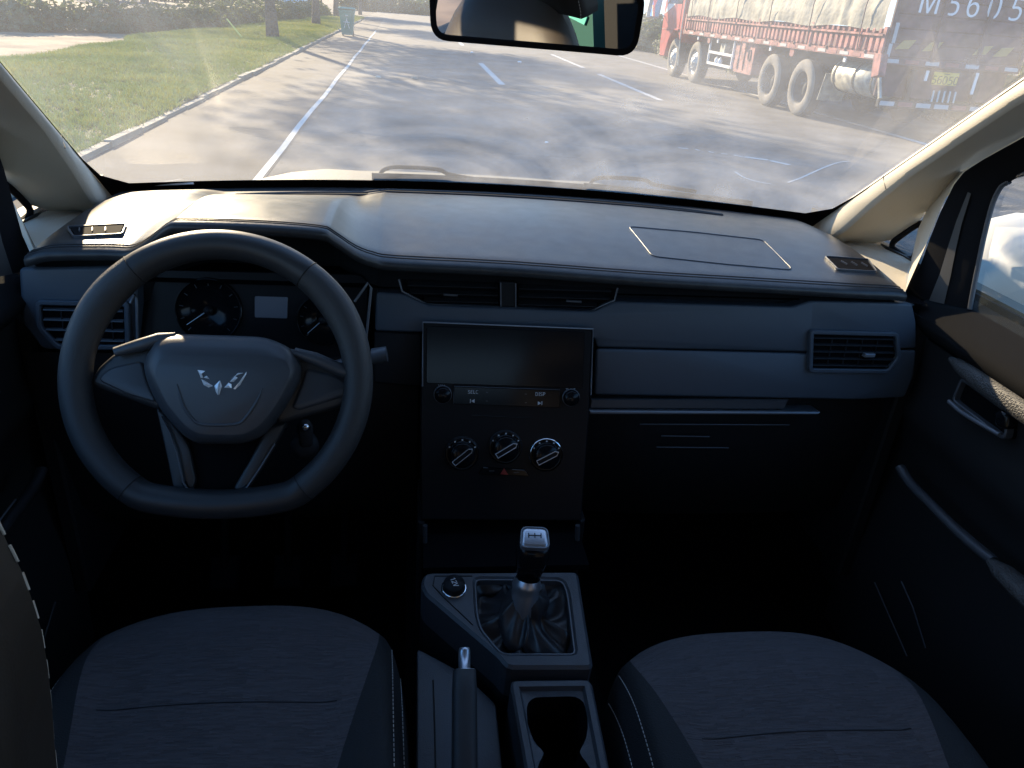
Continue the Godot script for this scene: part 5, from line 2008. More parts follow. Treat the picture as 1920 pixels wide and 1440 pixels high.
# ---------------------------------------------------------------- centre console
func console() -> void:
	var c := thing("centre_console", "dark grey console between the seats with gear surround and cup holder", "console", Vector3(0, 0.6, -0.7))
	var f := Transform3D(Basis(Vector3.RIGHT, -1.4312), Vector3(0.0, 0.868, -0.75))
	var s := S()
	var o := [Vector2(-0.124, 0.1009), Vector2(0.0937, 0.0971), Vector2(0.0914, 0.0584), Vector2(0.0856, -0.0578), Vector2(0.082, -0.0623), Vector2(-0.0246, -0.0578), Vector2(-0.0326, -0.0419), Vector2(-0.1259, 0.0632), Vector2(-0.1308, 0.0819)]
	var hole := [Vector2(-0.0561, 0.0884), Vector2(0.0696, 0.083), Vector2(0.0733, 0.059), Vector2(0.067, -0.038), Vector2(0.0623, -0.0411), Vector2(-0.0254, -0.0375), Vector2(-0.0324, -0.0325), Vector2(-0.0538, 0.0028), Vector2(-0.0571, 0.0269)]
	var oo := resample_loop(rounded(o, 0.008, 3), 96)
	var hh := resample_loop(rounded(hole, 0.010, 3), 96)
	var e := 0.004
	grid(s, [lift(oo, f, -0.06), lift(oo, f, -e), lift(inset(oo, e), f, 0.0)], -1, true)
	grid(s, [lift(inset(oo, e), f, 0.0), lift(inset(hh, -0.003), f, 0.0)], -1, true)
	grid(s, [lift(inset(hh, -0.003), f, 0.0), lift(hh, f, -0.003), lift(hh, f, -0.02)], -1, true)
	obj("gear_surround", s, M.console, c)
	s = S()
	rim(s, hh, 0.0025, f, -0.012, -0.002)
	obj("boot_frame", s, M.silver_trim, c)
	# seam of the raised inlay on the left
	s = S()
	tube(s, [Vector3(-0.0589, 0.8811, -0.8401), Vector3(-0.1109, 0.8813, -0.8415), Vector3(-0.1134, 0.8789, -0.8246), Vector3(-0.1008, 0.8763, -0.806), Vector3(-0.0626, 0.8695, -0.7577)], 0.0009, 4)
	obj("inlay_seam", s, M.seam, c)
	# 12-volt socket cap
	var pc: Vector3 = [Vector3(-0.0851, 0.8776, -0.8187)][0]
	var fz := Transform3D(f.basis, pc)
	s = S()
	lathe(s, [Vector2(0.0175, 0.0), Vector2(0.0175, 0.003), Vector2(0.0150, 0.004), Vector2(0.0145, 0.0)], fz, 28)
	obj("socket_ring", s, M.chrome, c)
	s = S()
	lathe(s, [Vector2(0.0140, 0.0), Vector2(0.0150, 0.010), Vector2(0.0140, 0.013), Vector2(0, 0.0135)], fz, 28)
	var sk := obj("socket_cap", s, M.dark, c)
	letters("cap_print", "12V", 0.007, fz * Vector3(0, 0, 0.0136), M.print, sk, c, f.basis * Basis(Vector3(0, 0, 1), -1.25))
	# gaiter: soft folds from the frame up to the lever
	s = S()
	var tip: Vector3 = [Vector3(0.006, 0.9061, -0.775)][0]
	var rows2 := []
	var cc := Vector2.ZERO
	for v in hh:
		cc += v / 96.0
	for j in 17:
		var t := float(j) / 16
		var row := []
		for k in 96:
			var dv: Vector2 = hh[k] - cc
			var b: Vector3 = f * Vector3(hh[k].x, hh[k].y, -0.010)
			var dir: Vector3 = f.basis * Vector3(dv.x, dv.y, 0).normalized()
			var a := atan2(dv.y, dv.x)
			var top: Vector3 = tip + dir * 0.017
			var r := b.lerp(top, t)
			var cr := 1.0 - absf(sin(a * 2.5 + 0.9 + 0.5 * sin(t * 5.0)))
			r.y += (-0.030 + 0.020 * cr * cr * cr + 0.004 * sin(a * 3.0 + t * 9.0) + 0.0025 * sin(a * 13.0 + t * 4.0)) * sin(pow(t, 0.8) * PI)
			r += dir * 0.012 * sin(t * PI) * sin(t * 9.0 + a * 2.0)
			row.append(r)
		rows2.append(row)
	grid(s, rows2, 1, true)
	obj("gear_gaiter", s, M.boot, c)
	# cup holder
	var fc := Transform3D(f.basis, f.origin + Vector3(0, -0.012, 0))
	s = S()
	var cu := [Vector2(-0.021, -0.0647), Vector2(0.0827, -0.0678), Vector2(0.082, -0.1851), Vector2(0.0808, -0.2383), Vector2(-0.0066, -0.2357), Vector2(-0.0144, -0.1798)]
	var cups := [Vector2(-0.0024, -0.0951), Vector2(0.0068, -0.0854), Vector2(0.0602, -0.0863), Vector2(0.0696, -0.0941), Vector2(0.0703, -0.1323), Vector2(0.0595, -0.1486), Vector2(0.0512, -0.1593), Vector2(0.0572, -0.168), Vector2(0.0666, -0.1904), Vector2(0.0667, -0.2203), Vector2(0.0073, -0.2197), Vector2(-0.0025, -0.1866), Vector2(0.0038, -0.167), Vector2(0.0126, -0.1572), Vector2(0.0016, -0.1456), Vector2(-0.0043, -0.1217)]
	var co := resample_loop(rounded(cu, 0.008, 3), 64)
	var ci := resample_loop(rounded(cups, 0.006, 3), 64)
	grid(s, [lift(co, fc, -0.2), lift(co, fc, -0.003), lift(inset(co, 0.003), fc, 0.0)], -1, true)
	grid(s, [lift(inset(co, 0.003), fc, 0.0), lift(inset(co, 0.010), fc, 0.0), lift(inset(co, 0.013), fc, -0.006)], -1, true)
	grid(s, [lift(inset(co, 0.013), fc, -0.006), lift(ci, fc, -0.008)], -1, true)
	var ch := obj("cup_holder", s, M.console, c)
	s = S()
	grid(s, [lift(ci, fc, -0.008), lift(inset(ci, 0.004), fc, -0.08)], 1, true)
	s.set_smooth_group(-1)
	cap(s, inset(ci, 0.004), fc, -0.08)
	obj("cup_well", s, M.black, ch)
	# body sides of the console and the low tray beside the handbrake
	s = S()
	grid(s, [lift(oo, f, -0.34), lift(oo, f, -0.06)], -1, true)
	obj("console_side", s, M.dark, c)
	s = S()
	var low := [Vector2(-0.1345, 0.0128), Vector2(-0.0738, -0.0282), Vector2(-0.0357, -0.0745), Vector2(-0.0351, -0.2065), Vector2(-0.1361, -0.2004)]
	prism(s, rounded(low, 0.006, 3), Transform3D(f.basis, f.origin), -0.25, -0.05, 0.006, true)
	var ht := obj("handbrake_tray", s, M.console, c)
	s = S()
	tube(s, [Vector3(-0.1141, 0.8138, -0.7202), Vector3(-0.1134, 0.8051, -0.658), Vector3(-0.1134, 0.7925, -0.5684)], 0.001, 4)
	obj("tray_seam", s, M.seam, ht)
	gear_lever(tip)
	handbrake()

func resample_loop(p: Array, n: int) -> Array:
	p = ccw(p)
	var best := 0
	for i in p.size():
		if p[i].x - p[i].y * 0.2 > p[best].x - p[best].y * 0.2:
			best = i
	var q := []
	for i in p.size() + 1:
		q.append(p[(best + i) % p.size()])
	var r := resample(q, n + 1)
	r.pop_back()
	return r

func gear_lever(tip: Vector3) -> void:
	var g := thing("gear_lever", "gear lever with a grey-topped knob standing in a black leather gaiter", "gear lever", tip)
	var s := S()
	var top: Vector3 = [Vector3(0.0133, 0.9714, -0.79)][0]
	var ax: Vector3 = (top - tip).normalized()
	var f := facing(tip, ax, Vector3(0, 0, 1))
	f.basis = Basis(Vector3.RIGHT.slide(ax).normalized(), ax.cross(Vector3.RIGHT.slide(ax).normalized()).normalized(), ax)
	lathe(s, [Vector2(0.016, -0.03), Vector2(0.0185, 0.0), Vector2(0.0175, 0.006), Vector2(0.0195, 0.010), Vector2(0.0185, 0.016), Vector2(0.016, 0.022)], f, 24)
	obj("collar", s, M.satin, g)
	var L: float = (top - tip).length()
	s = S()
	var rows := []
	for q in [[0.020, 0.013], [0.03, 0.0145], [L * 0.45, 0.0165], [L * 0.70, 0.0200], [L * 0.88, 0.0225], [L * 1.02, 0.0225], [L * 1.08, 0.019], [L * 1.10, 0.012]]:
		var row := []
		for k in 28:
			var a := TAUF * k / 28
			var cx := signf(cos(a)) * pow(absf(cos(a)), 0.7)
			var sy := signf(sin(a)) * pow(absf(sin(a)), 0.7)
			row.append(f * Vector3(cx * q[1], sy * q[1] * 0.95, q[0]))
		rows.append(row)
	grid(s, rows, 1, true)
	obj("knob", s, M.gloss, g)
	# shift-pattern plate on the sloping top, facing back and up
	var n: Vector3 = (eye - top).normalized().lerp(ax, 0.5).normalized()
	var fp := facing(top + ax * (L * 0.02) + n * 0.0155, n)
	s = S()
	prism(s, rounded([Vector2(-0.0185, -0.015), Vector2(0.0185, -0.015), Vector2(0.0165, 0.0150), Vector2(-0.0165, 0.0150)], 0.008, 5), fp, -0.02, 0.004, 0.004, true)
	obj("shift_plate", s, M.satin, g)
	s = S()
	rim(s, rounded([Vector2(-0.0195, -0.016), Vector2(0.0195, -0.016), Vector2(0.0175, 0.0160), Vector2(-0.0175, 0.0160)], 0.009, 5), 0.0018, fp, -0.004, 0.0035)
	obj("plate_rim", s, M.edge, g)
	for i in 3:
		s = S()
		box(s, Vector3(0.0012, 0.007, 0.0006), fp * at(Vector3(-0.008 + i * 0.008, 0.002, 0.0043)), 0.0)
		obj("shift_mark", s, M.seam, g)
	s = S()
	box(s, Vector3(0.0172, 0.0010, 0.0006), fp * at(Vector3(0, 0.002, 0.0043)), 0.0)
	obj("shift_mark", s, M.seam, g)

func handbrake() -> void:
	var a := Vector3(-0.0815, 0.922, -0.667)
	var b := Vector3(-0.084, 0.845, -0.565)
	var h := thing("handbrake", "black handbrake lever with a push button, lowered beside the cup holder", "handbrake", b)
	var ax := (a - b).normalized()
	var f := facing(b, ax, Vector3(1, 0, 0))
	var L := (a - b).length()
	var s := S()
	var rows := []
	for q in [[-0.16, 0.010], [-0.10, 0.0135], [0.0, 0.0145], [L * 0.6, 0.0145], [L * 0.80, 0.0135], [L * 0.81, 0.0125]]:
		var row := []
		for k in 20:
			var an := TAUF * k / 20
			row.append(f * Vector3(signf(cos(an)) * pow(absf(cos(an)), 0.75) * q[1], signf(sin(an)) * pow(absf(sin(an)), 0.75) * q[1], q[0]))
		rows.append(row)
	grid(s, rows, 1, true)
	s.set_smooth_group(-1)
	for k in range(1, 19):
		tri(s, rows[5][0], rows[5][k], rows[5][k + 1])
	obj("grip", s, M.wheel_grip, h)
	s = S()
	lathe(s, [Vector2(0.0125, L * 0.80), Vector2(0.0125, L * 0.815), Vector2(0.007, L * 0.815), Vector2(0.007, L * 0.97), Vector2(0.006, L), Vector2(0, L)], f, 16)
	obj("release_button", s, M.satin, h)
# ---------------------------------------------------------------- steering wheel
func steering_wheel() -> void:
	var f := Transform3D(Basis(Vector3.RIGHT, -0.4887), Vector3(-0.3734, 1.1735, -0.8582))
	var w := thing("steering_wheel", "black four-spoke steering wheel with a flat foot and a silver winged emblem", "steering wheel", f.origin)
	var s := S()
	var ctr := []
	var rr := 0.1625
	for i in 96:
		var a := TAUF * i / 96 + PI / 2
		var p := Vector2(cos(a), sin(a)) * rr
		if p.y < -0.138:
			p.y = -0.138 - (-0.138 - p.y) * 0.42
		ctr.append(p)
	var rows := []
	for i in 96:
		var a: Vector2 = ctr[(i + 95) % 96]
		var b: Vector2 = ctr[(i + 1) % 96]
		var t := (b - a).normalized()
		var n := Vector2(t.y, -t.x)
		var deg := fposmod(rad_to_deg(atan2(ctr[i].y, ctr[i].x)), 360.0)
		var swell := 1.0 + 0.10 * exp(-pow((deg - 35.0) / 16.0, 2.0)) + 0.10 * exp(-pow((deg - 145.0) / 16.0, 2.0))
		var row := []
		for k in 16:
			var an := TAUF * k / 16
			var q: Vector2 = ctr[i] + n * cos(an) * 0.0178 * swell
			row.append(f * Vector3(q.x, q.y, sin(an) * 0.0205))
		rows.append(row)
	# two stretches of grip on each side, smooth at head and foot
	var cut := [6, 22, 34, 62, 74, 90]
	var parts := [["rim_grip", 90, 102, M.wheel], ["rim_grip", 6, 34, M.wheel_grip], ["rim_grip", 34, 62, M.wheel], ["rim_grip", 62, 90, M.wheel_grip]]
	for q in [[86, 106, M.wheel], [10, 38, M.wheel_grip], [38, 58, M.wheel], [58, 86, M.wheel_grip]]:
		s = S()
		var seg := []
		for i in range(q[0], q[1] + 1):
			seg.append(rows[i % 96])
		flip = true
		grid(s, seg, 1, true)
		flip = false
		obj("rim", s, q[2], w)
	for i in [10, 38, 58, 86]:
		s = S()
		var loop := []
		for v in rows[i]:
			var c3: Vector3 = f * Vector3(ctr[i].x, ctr[i].y, 0)
			loop.append(c3 + (v - c3) * 1.004)
		tube(s, loop, 0.0007, 4, true)
		obj("rim_seam", s, M.seam, w)
	# carrier plate with spokes
	var sp := [
		[Vector2(-0.1483, -0.0043), Vector2(-0.1404, 0.0121), Vector2(-0.1218, 0.0301), Vector2(-0.0707, 0.0488), Vector2(-0.0464, 0.0454), Vector2(-0.0454, -0.0055), Vector2(-0.069, -0.0375), Vector2(-0.1052, -0.0239), Vector2(-0.1435, -0.0093)],
		[Vector2(0.0775, 0.0414), Vector2(0.0978, 0.0326), Vector2(0.1414, 0.015), Vector2(0.1596, -0.0004), Vector2(0.1573, -0.0175), Vector2(0.1421, -0.032), Vector2(0.0914, -0.0454), Vector2(0.0664, -0.0533), Vector2(0.0533, -0.0173)],
		[Vector2(-0.0745, -0.0313), Vector2(-0.056, -0.0502), Vector2(-0.0373, -0.0755), Vector2(-0.0267, -0.1232), Vector2(-0.0361, -0.1391), Vector2(-0.052, -0.1313), Vector2(-0.0613, -0.0883)],
		[Vector2(0.0536, -0.056), Vector2(0.0786, -0.0494), Vector2(0.0664, -0.0727), Vector2(0.041, -0.1191), Vector2(0.0252, -0.1421), Vector2(0.0152, -0.1318), Vector2(0.0356, -0.0947)]]
	for k in 4:
		s = S()
		prism(s, rounded(sp[k], 0.008, 4), f, -0.020, -0.002 if k < 2 else -0.004, 0.006, true, true)
		var so := obj("spoke", s, M.wheel, w)
		if k < 2:
			s = S()
			var ins: Array = [[Vector2(-0.1386, -0.0018), Vector2(-0.1247, 0.0122), Vector2(-0.0881, 0.0216), Vector2(-0.0828, -0.0036), Vector2(-0.0703, -0.0287), Vector2(-0.1039, -0.0189)], [Vector2(0.0986, 0.0155), Vector2(0.1355, 0.007), Vector2(0.1522, -0.0045), Vector2(0.1486, -0.0176), Vector2(0.0918, -0.0363), Vector2(0.083, -0.0325), Vector2(0.0951, -0.0013)]][k]
			prism(s, rounded(ins, 0.008, 4), f, -0.004, 0.002, 0.004, true)
			obj("spoke_panel", s, M.hub, so)
			s = S()
			var bar: Array = [[Vector3(-0.4905, 1.2035, -0.8673), Vector3(-0.4646, 1.2105, -0.8711), Vector3(-0.441, 1.2176, -0.8748), Vector3(-0.4231, 1.2201, -0.8762)], [Vector3(-0.2868, 1.2067, -0.869), Vector3(-0.2629, 1.2002, -0.8656), Vector3(-0.2337, 1.1892, -0.8597), Vector3(-0.2247, 1.1847, -0.8574)]][k]
			tube(s, bar, [0.006, 0.008, 0.008, 0.006], 8)
			obj("spoke_shoulder", s, M.hub, so)
		else:
			s = S()
			var bar: Array = [[Vector3(-0.4398, 1.1348, -0.8376), Vector3(-0.4298, 1.1182, -0.8288), Vector3(-0.4209, 1.0959, -0.8169), Vector3(-0.413, 1.0653, -0.8007), Vector3(-0.408, 1.058, -0.7968)], [Vector3(-0.3084, 1.1061, -0.8224), Vector3(-0.3241, 1.0824, -0.8098), Vector3(-0.341, 1.0588, -0.7972), Vector3(-0.347, 1.0543, -0.7948)]][k - 2]
			tube(s, bar, 0.0014, 5)
			obj("spoke_edge", s, M.silver_trim, so)
	s = S()
	prism(s, rounded([Vector2(-0.0651, -0.0504), Vector2(0.0778, -0.0535), Vector2(0.0531, -0.0886), Vector2(0.0257, -0.1351), Vector2(-0.0391, -0.1334), Vector2(-0.052, -0.095)], 0.008, 3), f, -0.022, -0.012, 0.002, false, true)
	obj("lower_insert", s, M.black, w)
	s = S()
	tube(s, [Vector3(-0.4141, 1.0636, -0.8043), Vector3(-0.4091, 1.0558, -0.8001), Vector3(-0.3945, 1.0523, -0.7983), Vector3(-0.3602, 1.0516, -0.7979), Vector3(-0.3467, 1.0543, -0.7993), Vector3(-0.3406, 1.0588, -0.8017)], 0.0030, 6)
	obj("lower_trim", s, M.piano, w)
	# airbag pad: flat face, domed shoulders, a bright upper bevel
	var base := rounded([Vector2(-0.0695, 0.0497), Vector2(-0.0503, 0.0533), Vector2(0.0529, 0.0522), Vector2(0.0812, 0.0399), Vector2(0.0948, 0.0194), Vector2(0.0938, 0.0012), Vector2(0.0755, -0.0351), Vector2(0.0524, -0.0661), Vector2(0.0303, -0.0764), Vector2(-0.0248, -0.0765), Vector2(-0.0407, -0.0651), Vector2(-0.0678, -0.0337), Vector2(-0.0829, 0.0027), Vector2(-0.0857, 0.0216)], 0.014, 4)
	var face := rounded([Vector2(-0.0598, 0.0228), Vector2(-0.0424, 0.0256), Vector2(0.0586, 0.026), Vector2(0.0804, 0.0239), Vector2(0.0868, 0.0077), Vector2(0.0716, -0.0274), Vector2(0.0503, -0.0549), Vector2(0.0337, -0.0637), Vector2(-0.0149, -0.0638), Vector2(-0.0291, -0.0553), Vector2(-0.053, -0.0261), Vector2(-0.0652, 0.0031)], 0.014, 4)
	base = resample_loop(base, 64)
	face = resample_loop(face, 64)
	s = S()
	var hr := []
	for q in [[0.0, -0.012], [0.0, 0.006], [0.10, 0.013], [0.30, 0.020], [0.62, 0.026], [0.90, 0.0292], [1.0, 0.0298]]:
		var row := []
		for k in 64:
			var v: Vector2 = base[k].lerp(face[k], q[0])
			row.append(f * Vector3(v.x, v.y, q[1]))
		hr.append(row)
	grid(s, hr, 1, true)
	s.set_smooth_group(1)
	cap(s, face, f, 0.0298)
	var pad := obj("airbag_pad", s, M.hub, w)
	# moulded hollow under the emblem
	s = S()
	var hol := [Vector3(-0.4141, 1.1818, -0.8292), Vector3(-0.4066, 1.1601, -0.8177), Vector3(-0.397, 1.1472, -0.8108), Vector3(-0.3851, 1.1407, -0.8074), Vector3(-0.3495, 1.1409, -0.8075), Vector3(-0.3377, 1.1475, -0.811), Vector3(-0.3249, 1.1651, -0.8203), Vector3(-0.3191, 1.1784, -0.8274)]
	tube(s, smooth_line(hol, 3), [0.0008, 0.0014, 0.0018, 0.002, 0.002, 0.002, 0.002, 0.002, 0.002, 0.002, 0.002, 0.002, 0.002, 0.002, 0.002, 0.002, 0.002, 0.002, 0.0018, 0.0014, 0.001, 0.0008], 6)
	obj("moulded_line", s, M.hub, pad)
	# winged emblem of five facets
	var wing := [
		[Vector2(-0.0189, 0.0105), Vector2(-0.0095, 0.0094), Vector2(-0.0135, 0.0057), Vector2(-0.0117, 0.0008), Vector2(-0.0146, 0.0007)],
		[Vector2(-0.0146, 0.0001), Vector2(-0.0115, -0.0072), Vector2(-0.0056, -0.0103), Vector2(-0.0003, -0.0083), Vector2(-0.0087, -0.0029)],
		[Vector2(-0.0117, 0.0014), Vector2(-0.0082, 0.0039), Vector2(-0.0046, -0.0004), Vector2(-0.0087, 0.0002)],
		[Vector2(0.0067, -0.0008), Vector2(0.0052, -0.0169), Vector2(0.0046, -0.0194), Vector2(0.0022, -0.0151), Vector2(0.0003, -0.0077)],
		[Vector2(0.0067, -0.0008), Vector2(0.0092, -0.0082), Vector2(0.0064, -0.0181), Vector2(0.0052, -0.0194)],
		[Vector2(0.011, -0.0101), Vector2(0.0162, -0.0038), Vector2(0.0198, -0.0056), Vector2(0.0199, -0.0106)],
		[Vector2(0.0174, -0.0032), Vector2(0.0232, 0.0043), Vector2(0.0268, 0.0019), Vector2(0.0222, -0.0031)],
		[Vector2(0.0221, 0.0031), Vector2(0.0267, 0.0075), Vector2(0.0333, 0.0076), Vector2(0.0274, 0.005)],
		[Vector2(0.0211, -0.0118), Vector2(0.0275, -0.0043), Vector2(0.0368, 0.0101), Vector2(0.0363, 0.0064), Vector2(0.0294, -0.0068), Vector2(0.0235, -0.0124)]]
	for q in wing:
		s = S()
		var c := Vector2.ZERO
		for v in q:
			c += v / q.size()
		var p: Array = ccw(q)
		s.set_smooth_group(-1)
		for i in p.size():
			tri(s, f * Vector3(p[i].x, p[i].y, 0.0296), f * Vector3(p[(i + 1) % p.size()].x, p[(i + 1) % p.size()].y, 0.0296), f * Vector3(c.x, c.y, 0.0325))
		obj("emblem_facet", s, M.emblem, pad)
	# ignition key hanging in its barrel
	s = S()
	var ko := [Vector3(-0.2935, 1.0484, -0.965), Vector3(-0.2949, 1.0328, -0.965), Vector3(-0.2972, 1.017, -0.965)]
	var fk := facing(ko[0], Vector3(0.25, 0.2, 1))
	prism(s, rounded([Vector2(-0.009, -0.030), Vector2(0.009, -0.030), Vector2(0.011, 0.0), Vector2(0.006, 0.010), Vector2(-0.006, 0.010), Vector2(-0.011, 0.0)], 0.006, 3), fk, -0.004, 0.005, 0.003, true, true)
	var k := thing("ignition_key", "small ignition key with a silver end hanging behind the steering wheel", "key", ko[0])
	obj("key_head", s, M.dark, k)
	s = S()
	lathe(s, [Vector2(0.0055, 0.0), Vector2(0.0055, 0.008), Vector2(0.003, 0.010), Vector2(0, 0.010)], fk * at(Vector3(0, 0.002, 0.003)), 14)
	obj("key_badge", s, M.chrome, k)

# ---------------------------------------------------------------- seats
func seat_pt(u: float, v: float, o: Array) -> Vector3:
	# u across -1..1, v 0 at the front crest to 1 at the back; below 0 it rolls over the front edge
	var cx: float = o[0]
	var hw: float = o[1]
	var h: float = o[2]
	var z0: float = o[3]
	var au := absf(u)
	var front: float = z0 + 0.085 * pow(au, 3.2) + 0.012 * u * o[4]
	var z: float = front + v * (0.50 - 0.085 * pow(au, 3.2))
	var y: float = h - 0.018 * v + 0.016 * smoothstep(0.5, 0.82, au) * smoothstep(0.0, 0.35, v) - 0.10 * pow(maxf(au - 0.84, 0.0) / 0.16, 2.2) - 0.010 * au * au
	y -= 0.030 * pow(maxf(0.22 - v, 0.0) / 0.22, 2.0)
	y += 0.004 * sin(u * 3.0 + v * 5.0) 
	return Vector3(cx + u * hw * (0.94 + 0.08 * v), y, z)

func seat_strip(u0: float, u1: float, nu: int, o: Array, waist: float) -> SurfaceTool:
	var s := S()
	var rows := []
	for j in range(-3, 33):
		var row := []
		for i in nu + 1:
			var v := maxf(j, 0) / 32.0
			var k := float(i) / nu
			var a := u0
			var b := u1
			var wv := lerpf(0.20, -0.06, smoothstep(0.0, 0.75, v)) + waist
			if absf(u0) < 0.9:
				a = u0 + signf(u0) * wv
			if absf(u1) < 0.9:
				b = u1 + signf(u1) * wv
			var p := seat_pt(lerpf(a, b, k), v, o)
			if j < 0:
				p += [Vector3(0, -0.02, -0.012), Vector3(0, -0.10, -0.004), Vector3(0, -0.26, 0.03)][-j - 1]
			row.append(p)
		rows.append(row)
	rows.reverse()
	grid(s, rows, 1)
	return s

func front_seat(o: Array, label: String) -> void:
	var t := thing("car_seat", label, "car seat", Vector3(o[0], 0.5, o[3] + 0.25), "front seats")
	obj("cushion", seat_strip(-0.62, 0.62, 20, o, 0.0), M.fabric, t)
	obj("side_bolster", seat_strip(-1.0, -0.62, 12, o, 0.0), M.bolster, t)
	obj("side_bolster", seat_strip(0.62, 1.0, 12, o, 0.0), M.bolster, t)
	for e in [-1.0, 1.0]:
		var s := S()
		for k in 2:
			var line := []
			for i in 30:
				var v := i / 29.0
				line.append(seat_pt(e * (0.90 + 0.055 * k), v, o) + Vector3(0, 0.0012, 0))
			stitches(s, line, 0.006, 0.0006)
		obj("stitching", s, M.thread, t)
	var s := S()
	var line := []
	for i in 21:
		var u := lerpf(-0.60, 0.60, i / 20.0)
		var dip := 0.085 * pow(absf(u), 3.2)
		line.append(seat_pt(u, (0.185 - dip - 0.012 * u * o[4]) / (0.50 - dip), o) + Vector3(0, 0.0004, 0))
	tube(s, line, 0.0007, 4)
	obj("cross_seam", s, M.seam, t)
	s = S()
	box(s, Vector3(o[1] * 1.8, 0.16, 0.44), at(Vector3(o[0], o[2] - 0.20, o[3] + 0.30)), 0.02)
	obj("seat_base", s, M.black, t)
	# backrest, leaning back, narrower at the shoulders: leather sides, fabric centre
	var zb: float = o[3] + 0.50
	var back := func(k: float, an: float) -> Vector3:
		var y: float = o[2] - 0.04 + k * 0.60
		var hw: float = o[1] * (1.0 - 0.42 * smoothstep(0.55, 1.0, k))
		var cx := signf(cos(an)) * pow(absf(cos(an)), 0.6)
		var sz := signf(sin(an)) * pow(absf(sin(an)), 0.6)
		var th := 0.055 + 0.018 * absf(cx)
		if k > 0.86:
			var q := sqrt(maxf(0.0, 1.0 - pow((k - 0.86) / 0.14, 2.0)))
			th *= q
			hw *= 0.55 + 0.45 * q
		return Vector3(o[0] + o[5] * k + cx * hw, y, zb + 0.07 + k * 0.15 + sz * th)
	for q in [["backrest_side", PI * 0.75, PI * 2.0 + 0.0, M.back_leather], ["backrest_centre", PI * 0.25, PI * 0.75, M.fabric], ["backrest_rear", -0.0, PI * 0.25, M.back_leather]]:
		s = S()
		var rows := []
		for j in 23:
			var row := []
			for i in 17:
				row.append(back.call(j / 22.0, lerpf(q[1], q[2], i / 16.0)))
			rows.append(row)
		flip = true
		grid(s, rows, 1)
		flip = false
		obj(q[0], s, q[3], t)
	for an in [PI * 0.25, PI * 0.75, PI * 0.08, PI * 0.92]:
		s = S()
		var ln := []
		for j in 21:
			ln.append(back.call(j / 20.0 * 0.97, an) + Vector3(0, 0, 0.002))
		if an == PI * 0.08 or an == PI * 0.92:
			stitches(s, ln, 0.008, 0.0009)
			obj("stitching", s, M.thread, t)
		else:
			tube(s, ln, 0.0018, 4)
			obj("backrest_seam", s, M.seam, t)

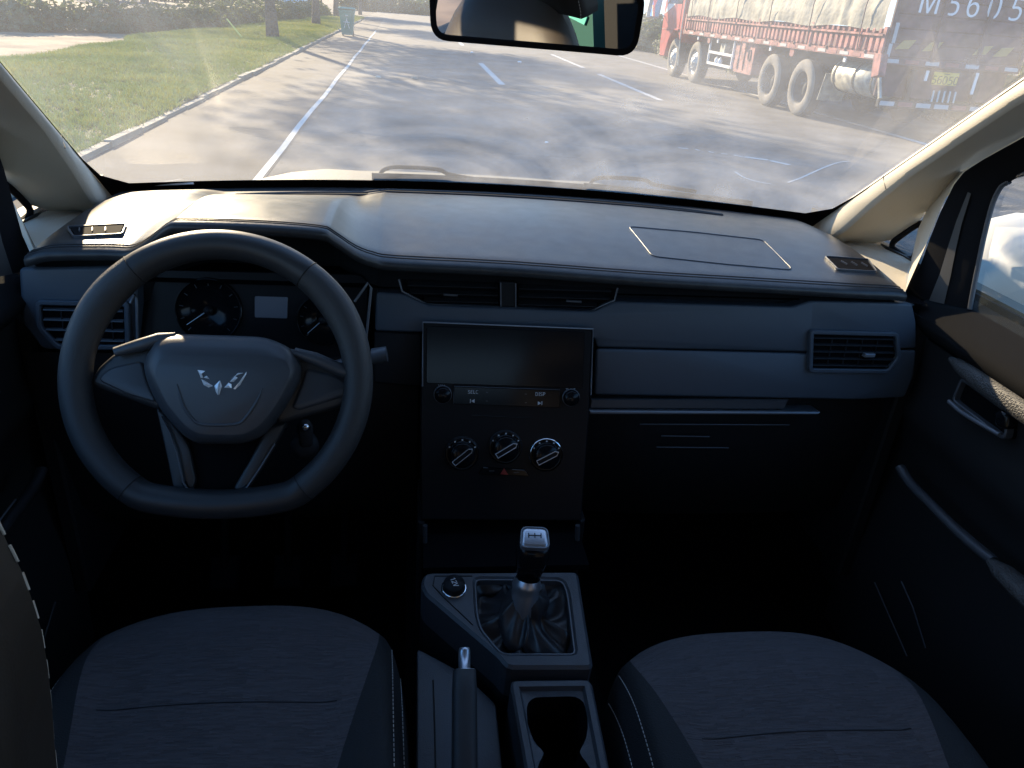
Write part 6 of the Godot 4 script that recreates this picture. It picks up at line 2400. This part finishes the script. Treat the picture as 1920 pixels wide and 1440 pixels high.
func seats() -> void:
	front_seat([-0.358, 0.225, 0.874, -0.832, 1.0, -0.06], "driver's seat behind the steering wheel, dark fabric centre and black side bolsters")
	front_seat([0.315, 0.222, 0.874, -0.756, 1.0, 0.06], "front passenger seat in front of the glove box, dark fabric centre and black side bolsters")
	# edge of the driver's backrest with its stitched seam, close at the lower left
	var t := thing("seat_backrest_cover", "brown-black leather shoulder of the driver's backrest with a cream stitched seam, bottom left", "seat cover", BK[0])
	var s := S()
	var rows := []
	for i in BK.size():
		var p: Vector3 = BK[i]
		rows.append([p + Vector3(0.004, 0.0, 0.10), p + Vector3(0.004, 0, 0.03), p, p + Vector3(-0.010, 0.002, -0.004), p + Vector3(-0.045, 0.004, 0.0), p + Vector3(-0.12, 0.004, 0.02), p + Vector3(-0.2, 0.0, 0.08)])
	grid(s, rows, 1)
	obj("cover", s, M.cover, t)
	s = S()
	var line := []
	for p in BK:
		line.append(p + Vector3(-0.001, 0.0012, -0.001))
	stitches(s, line, 0.007, 0.0007)
	obj("stitching", s, M.thread, t)
	# the bag on the rear bench, which the mirror shows
	var b := thing("shopping_bag", "teal and white carrier bag on the back seat, seen in the rear-view mirror", "bag", Vector3(-0.46, 0.96, 0.62))
	s = S()
	box(s, Vector3(0.15, 0.40, 0.14), Transform3D(Basis(Vector3(0, 0, 1), 0.15), Vector3(-0.50, 1.155, 0.62)), 0.03)
	obj("bag_body", s, M.teal, b)
	s = S()
	box(s, Vector3(0.11, 0.03, 0.02), Transform3D(Basis(Vector3(0, 0, 1), 0.35), Vector3(-0.51, 1.30, 0.548)), 0.006)
	box(s, Vector3(0.07, 0.025, 0.02), Transform3D(Basis(Vector3(0, 0, 1), -0.3), Vector3(-0.49, 1.25, 0.548)), 0.006)
	obj("printed_band", s, M.teal_light, b)
	s = S()
	box(s, Vector3(1.3, 0.6, 0.12), at(Vector3(0, 1.02, 1.02)), 0.03)
	box(s, Vector3(1.3, 0.16, 0.5), at(Vector3(0, 0.87, 0.70)), 0.03)
	tag(obj("rear_bench", s, M.bolster), "dark second-row bench behind the front seats, seen only in the mirror", "bench seat")

const BK := [Vector3(-0.258, 1.476, -0.180), Vector3(-0.255, 1.469, -0.176), Vector3(-0.252, 1.464, -0.173), Vector3(-0.249, 1.459, -0.170), Vector3(-0.246, 1.452, -0.166), Vector3(-0.244, 1.445, -0.163), Vector3(-0.242, 1.437, -0.158), Vector3(-0.241, 1.429, -0.154), Vector3(-0.240, 1.420, -0.149), Vector3(-0.239, 1.412, -0.145), Vector3(-0.240, 1.399, -0.139)]

# ---------------------------------------------------------------- mirror
func rear_mirror() -> void:
	var c := Vector3(-0.009, 1.589, -0.988)
	var n := ((eye - c).normalized() + (Vector3(-0.36, 1.385, -0.12) - c).normalized()).normalized()
	var f := facing(c, n)
	var t := thing("rear_view_mirror", "black-framed rear-view mirror at the top of the windscreen, reflecting the driver's backrest", "mirror", c)
	var o := rounded([Vector2(-0.123, -0.034), Vector2(0.123, -0.034), Vector2(0.126, 0.036), Vector2(-0.126, 0.036)], 0.022, 6)
	var s := S()
	prism(s, o, f, -0.022, 0.004, 0.004, true, true)
	obj("housing", s, M.rubber, t)
	s = S()
	prism(s, inset(ccw(o), 0.006), f, 0.004, 0.0046, 0.0)
	obj("mirror_glass", s, M.mirror, t)
	s = S()
	rim(s, o, 0.007, f, 0.001, 0.007)
	obj("mirror_frame", s, M.rubber, t)
	s = S()
	tube(s, [f * Vector3(0, 0.01, -0.02), f * Vector3(0, 0.06, -0.06), Vector3(0, 1.70, -0.90)], 0.010, 8)
	obj("mirror_arm", s, M.rubber, t)
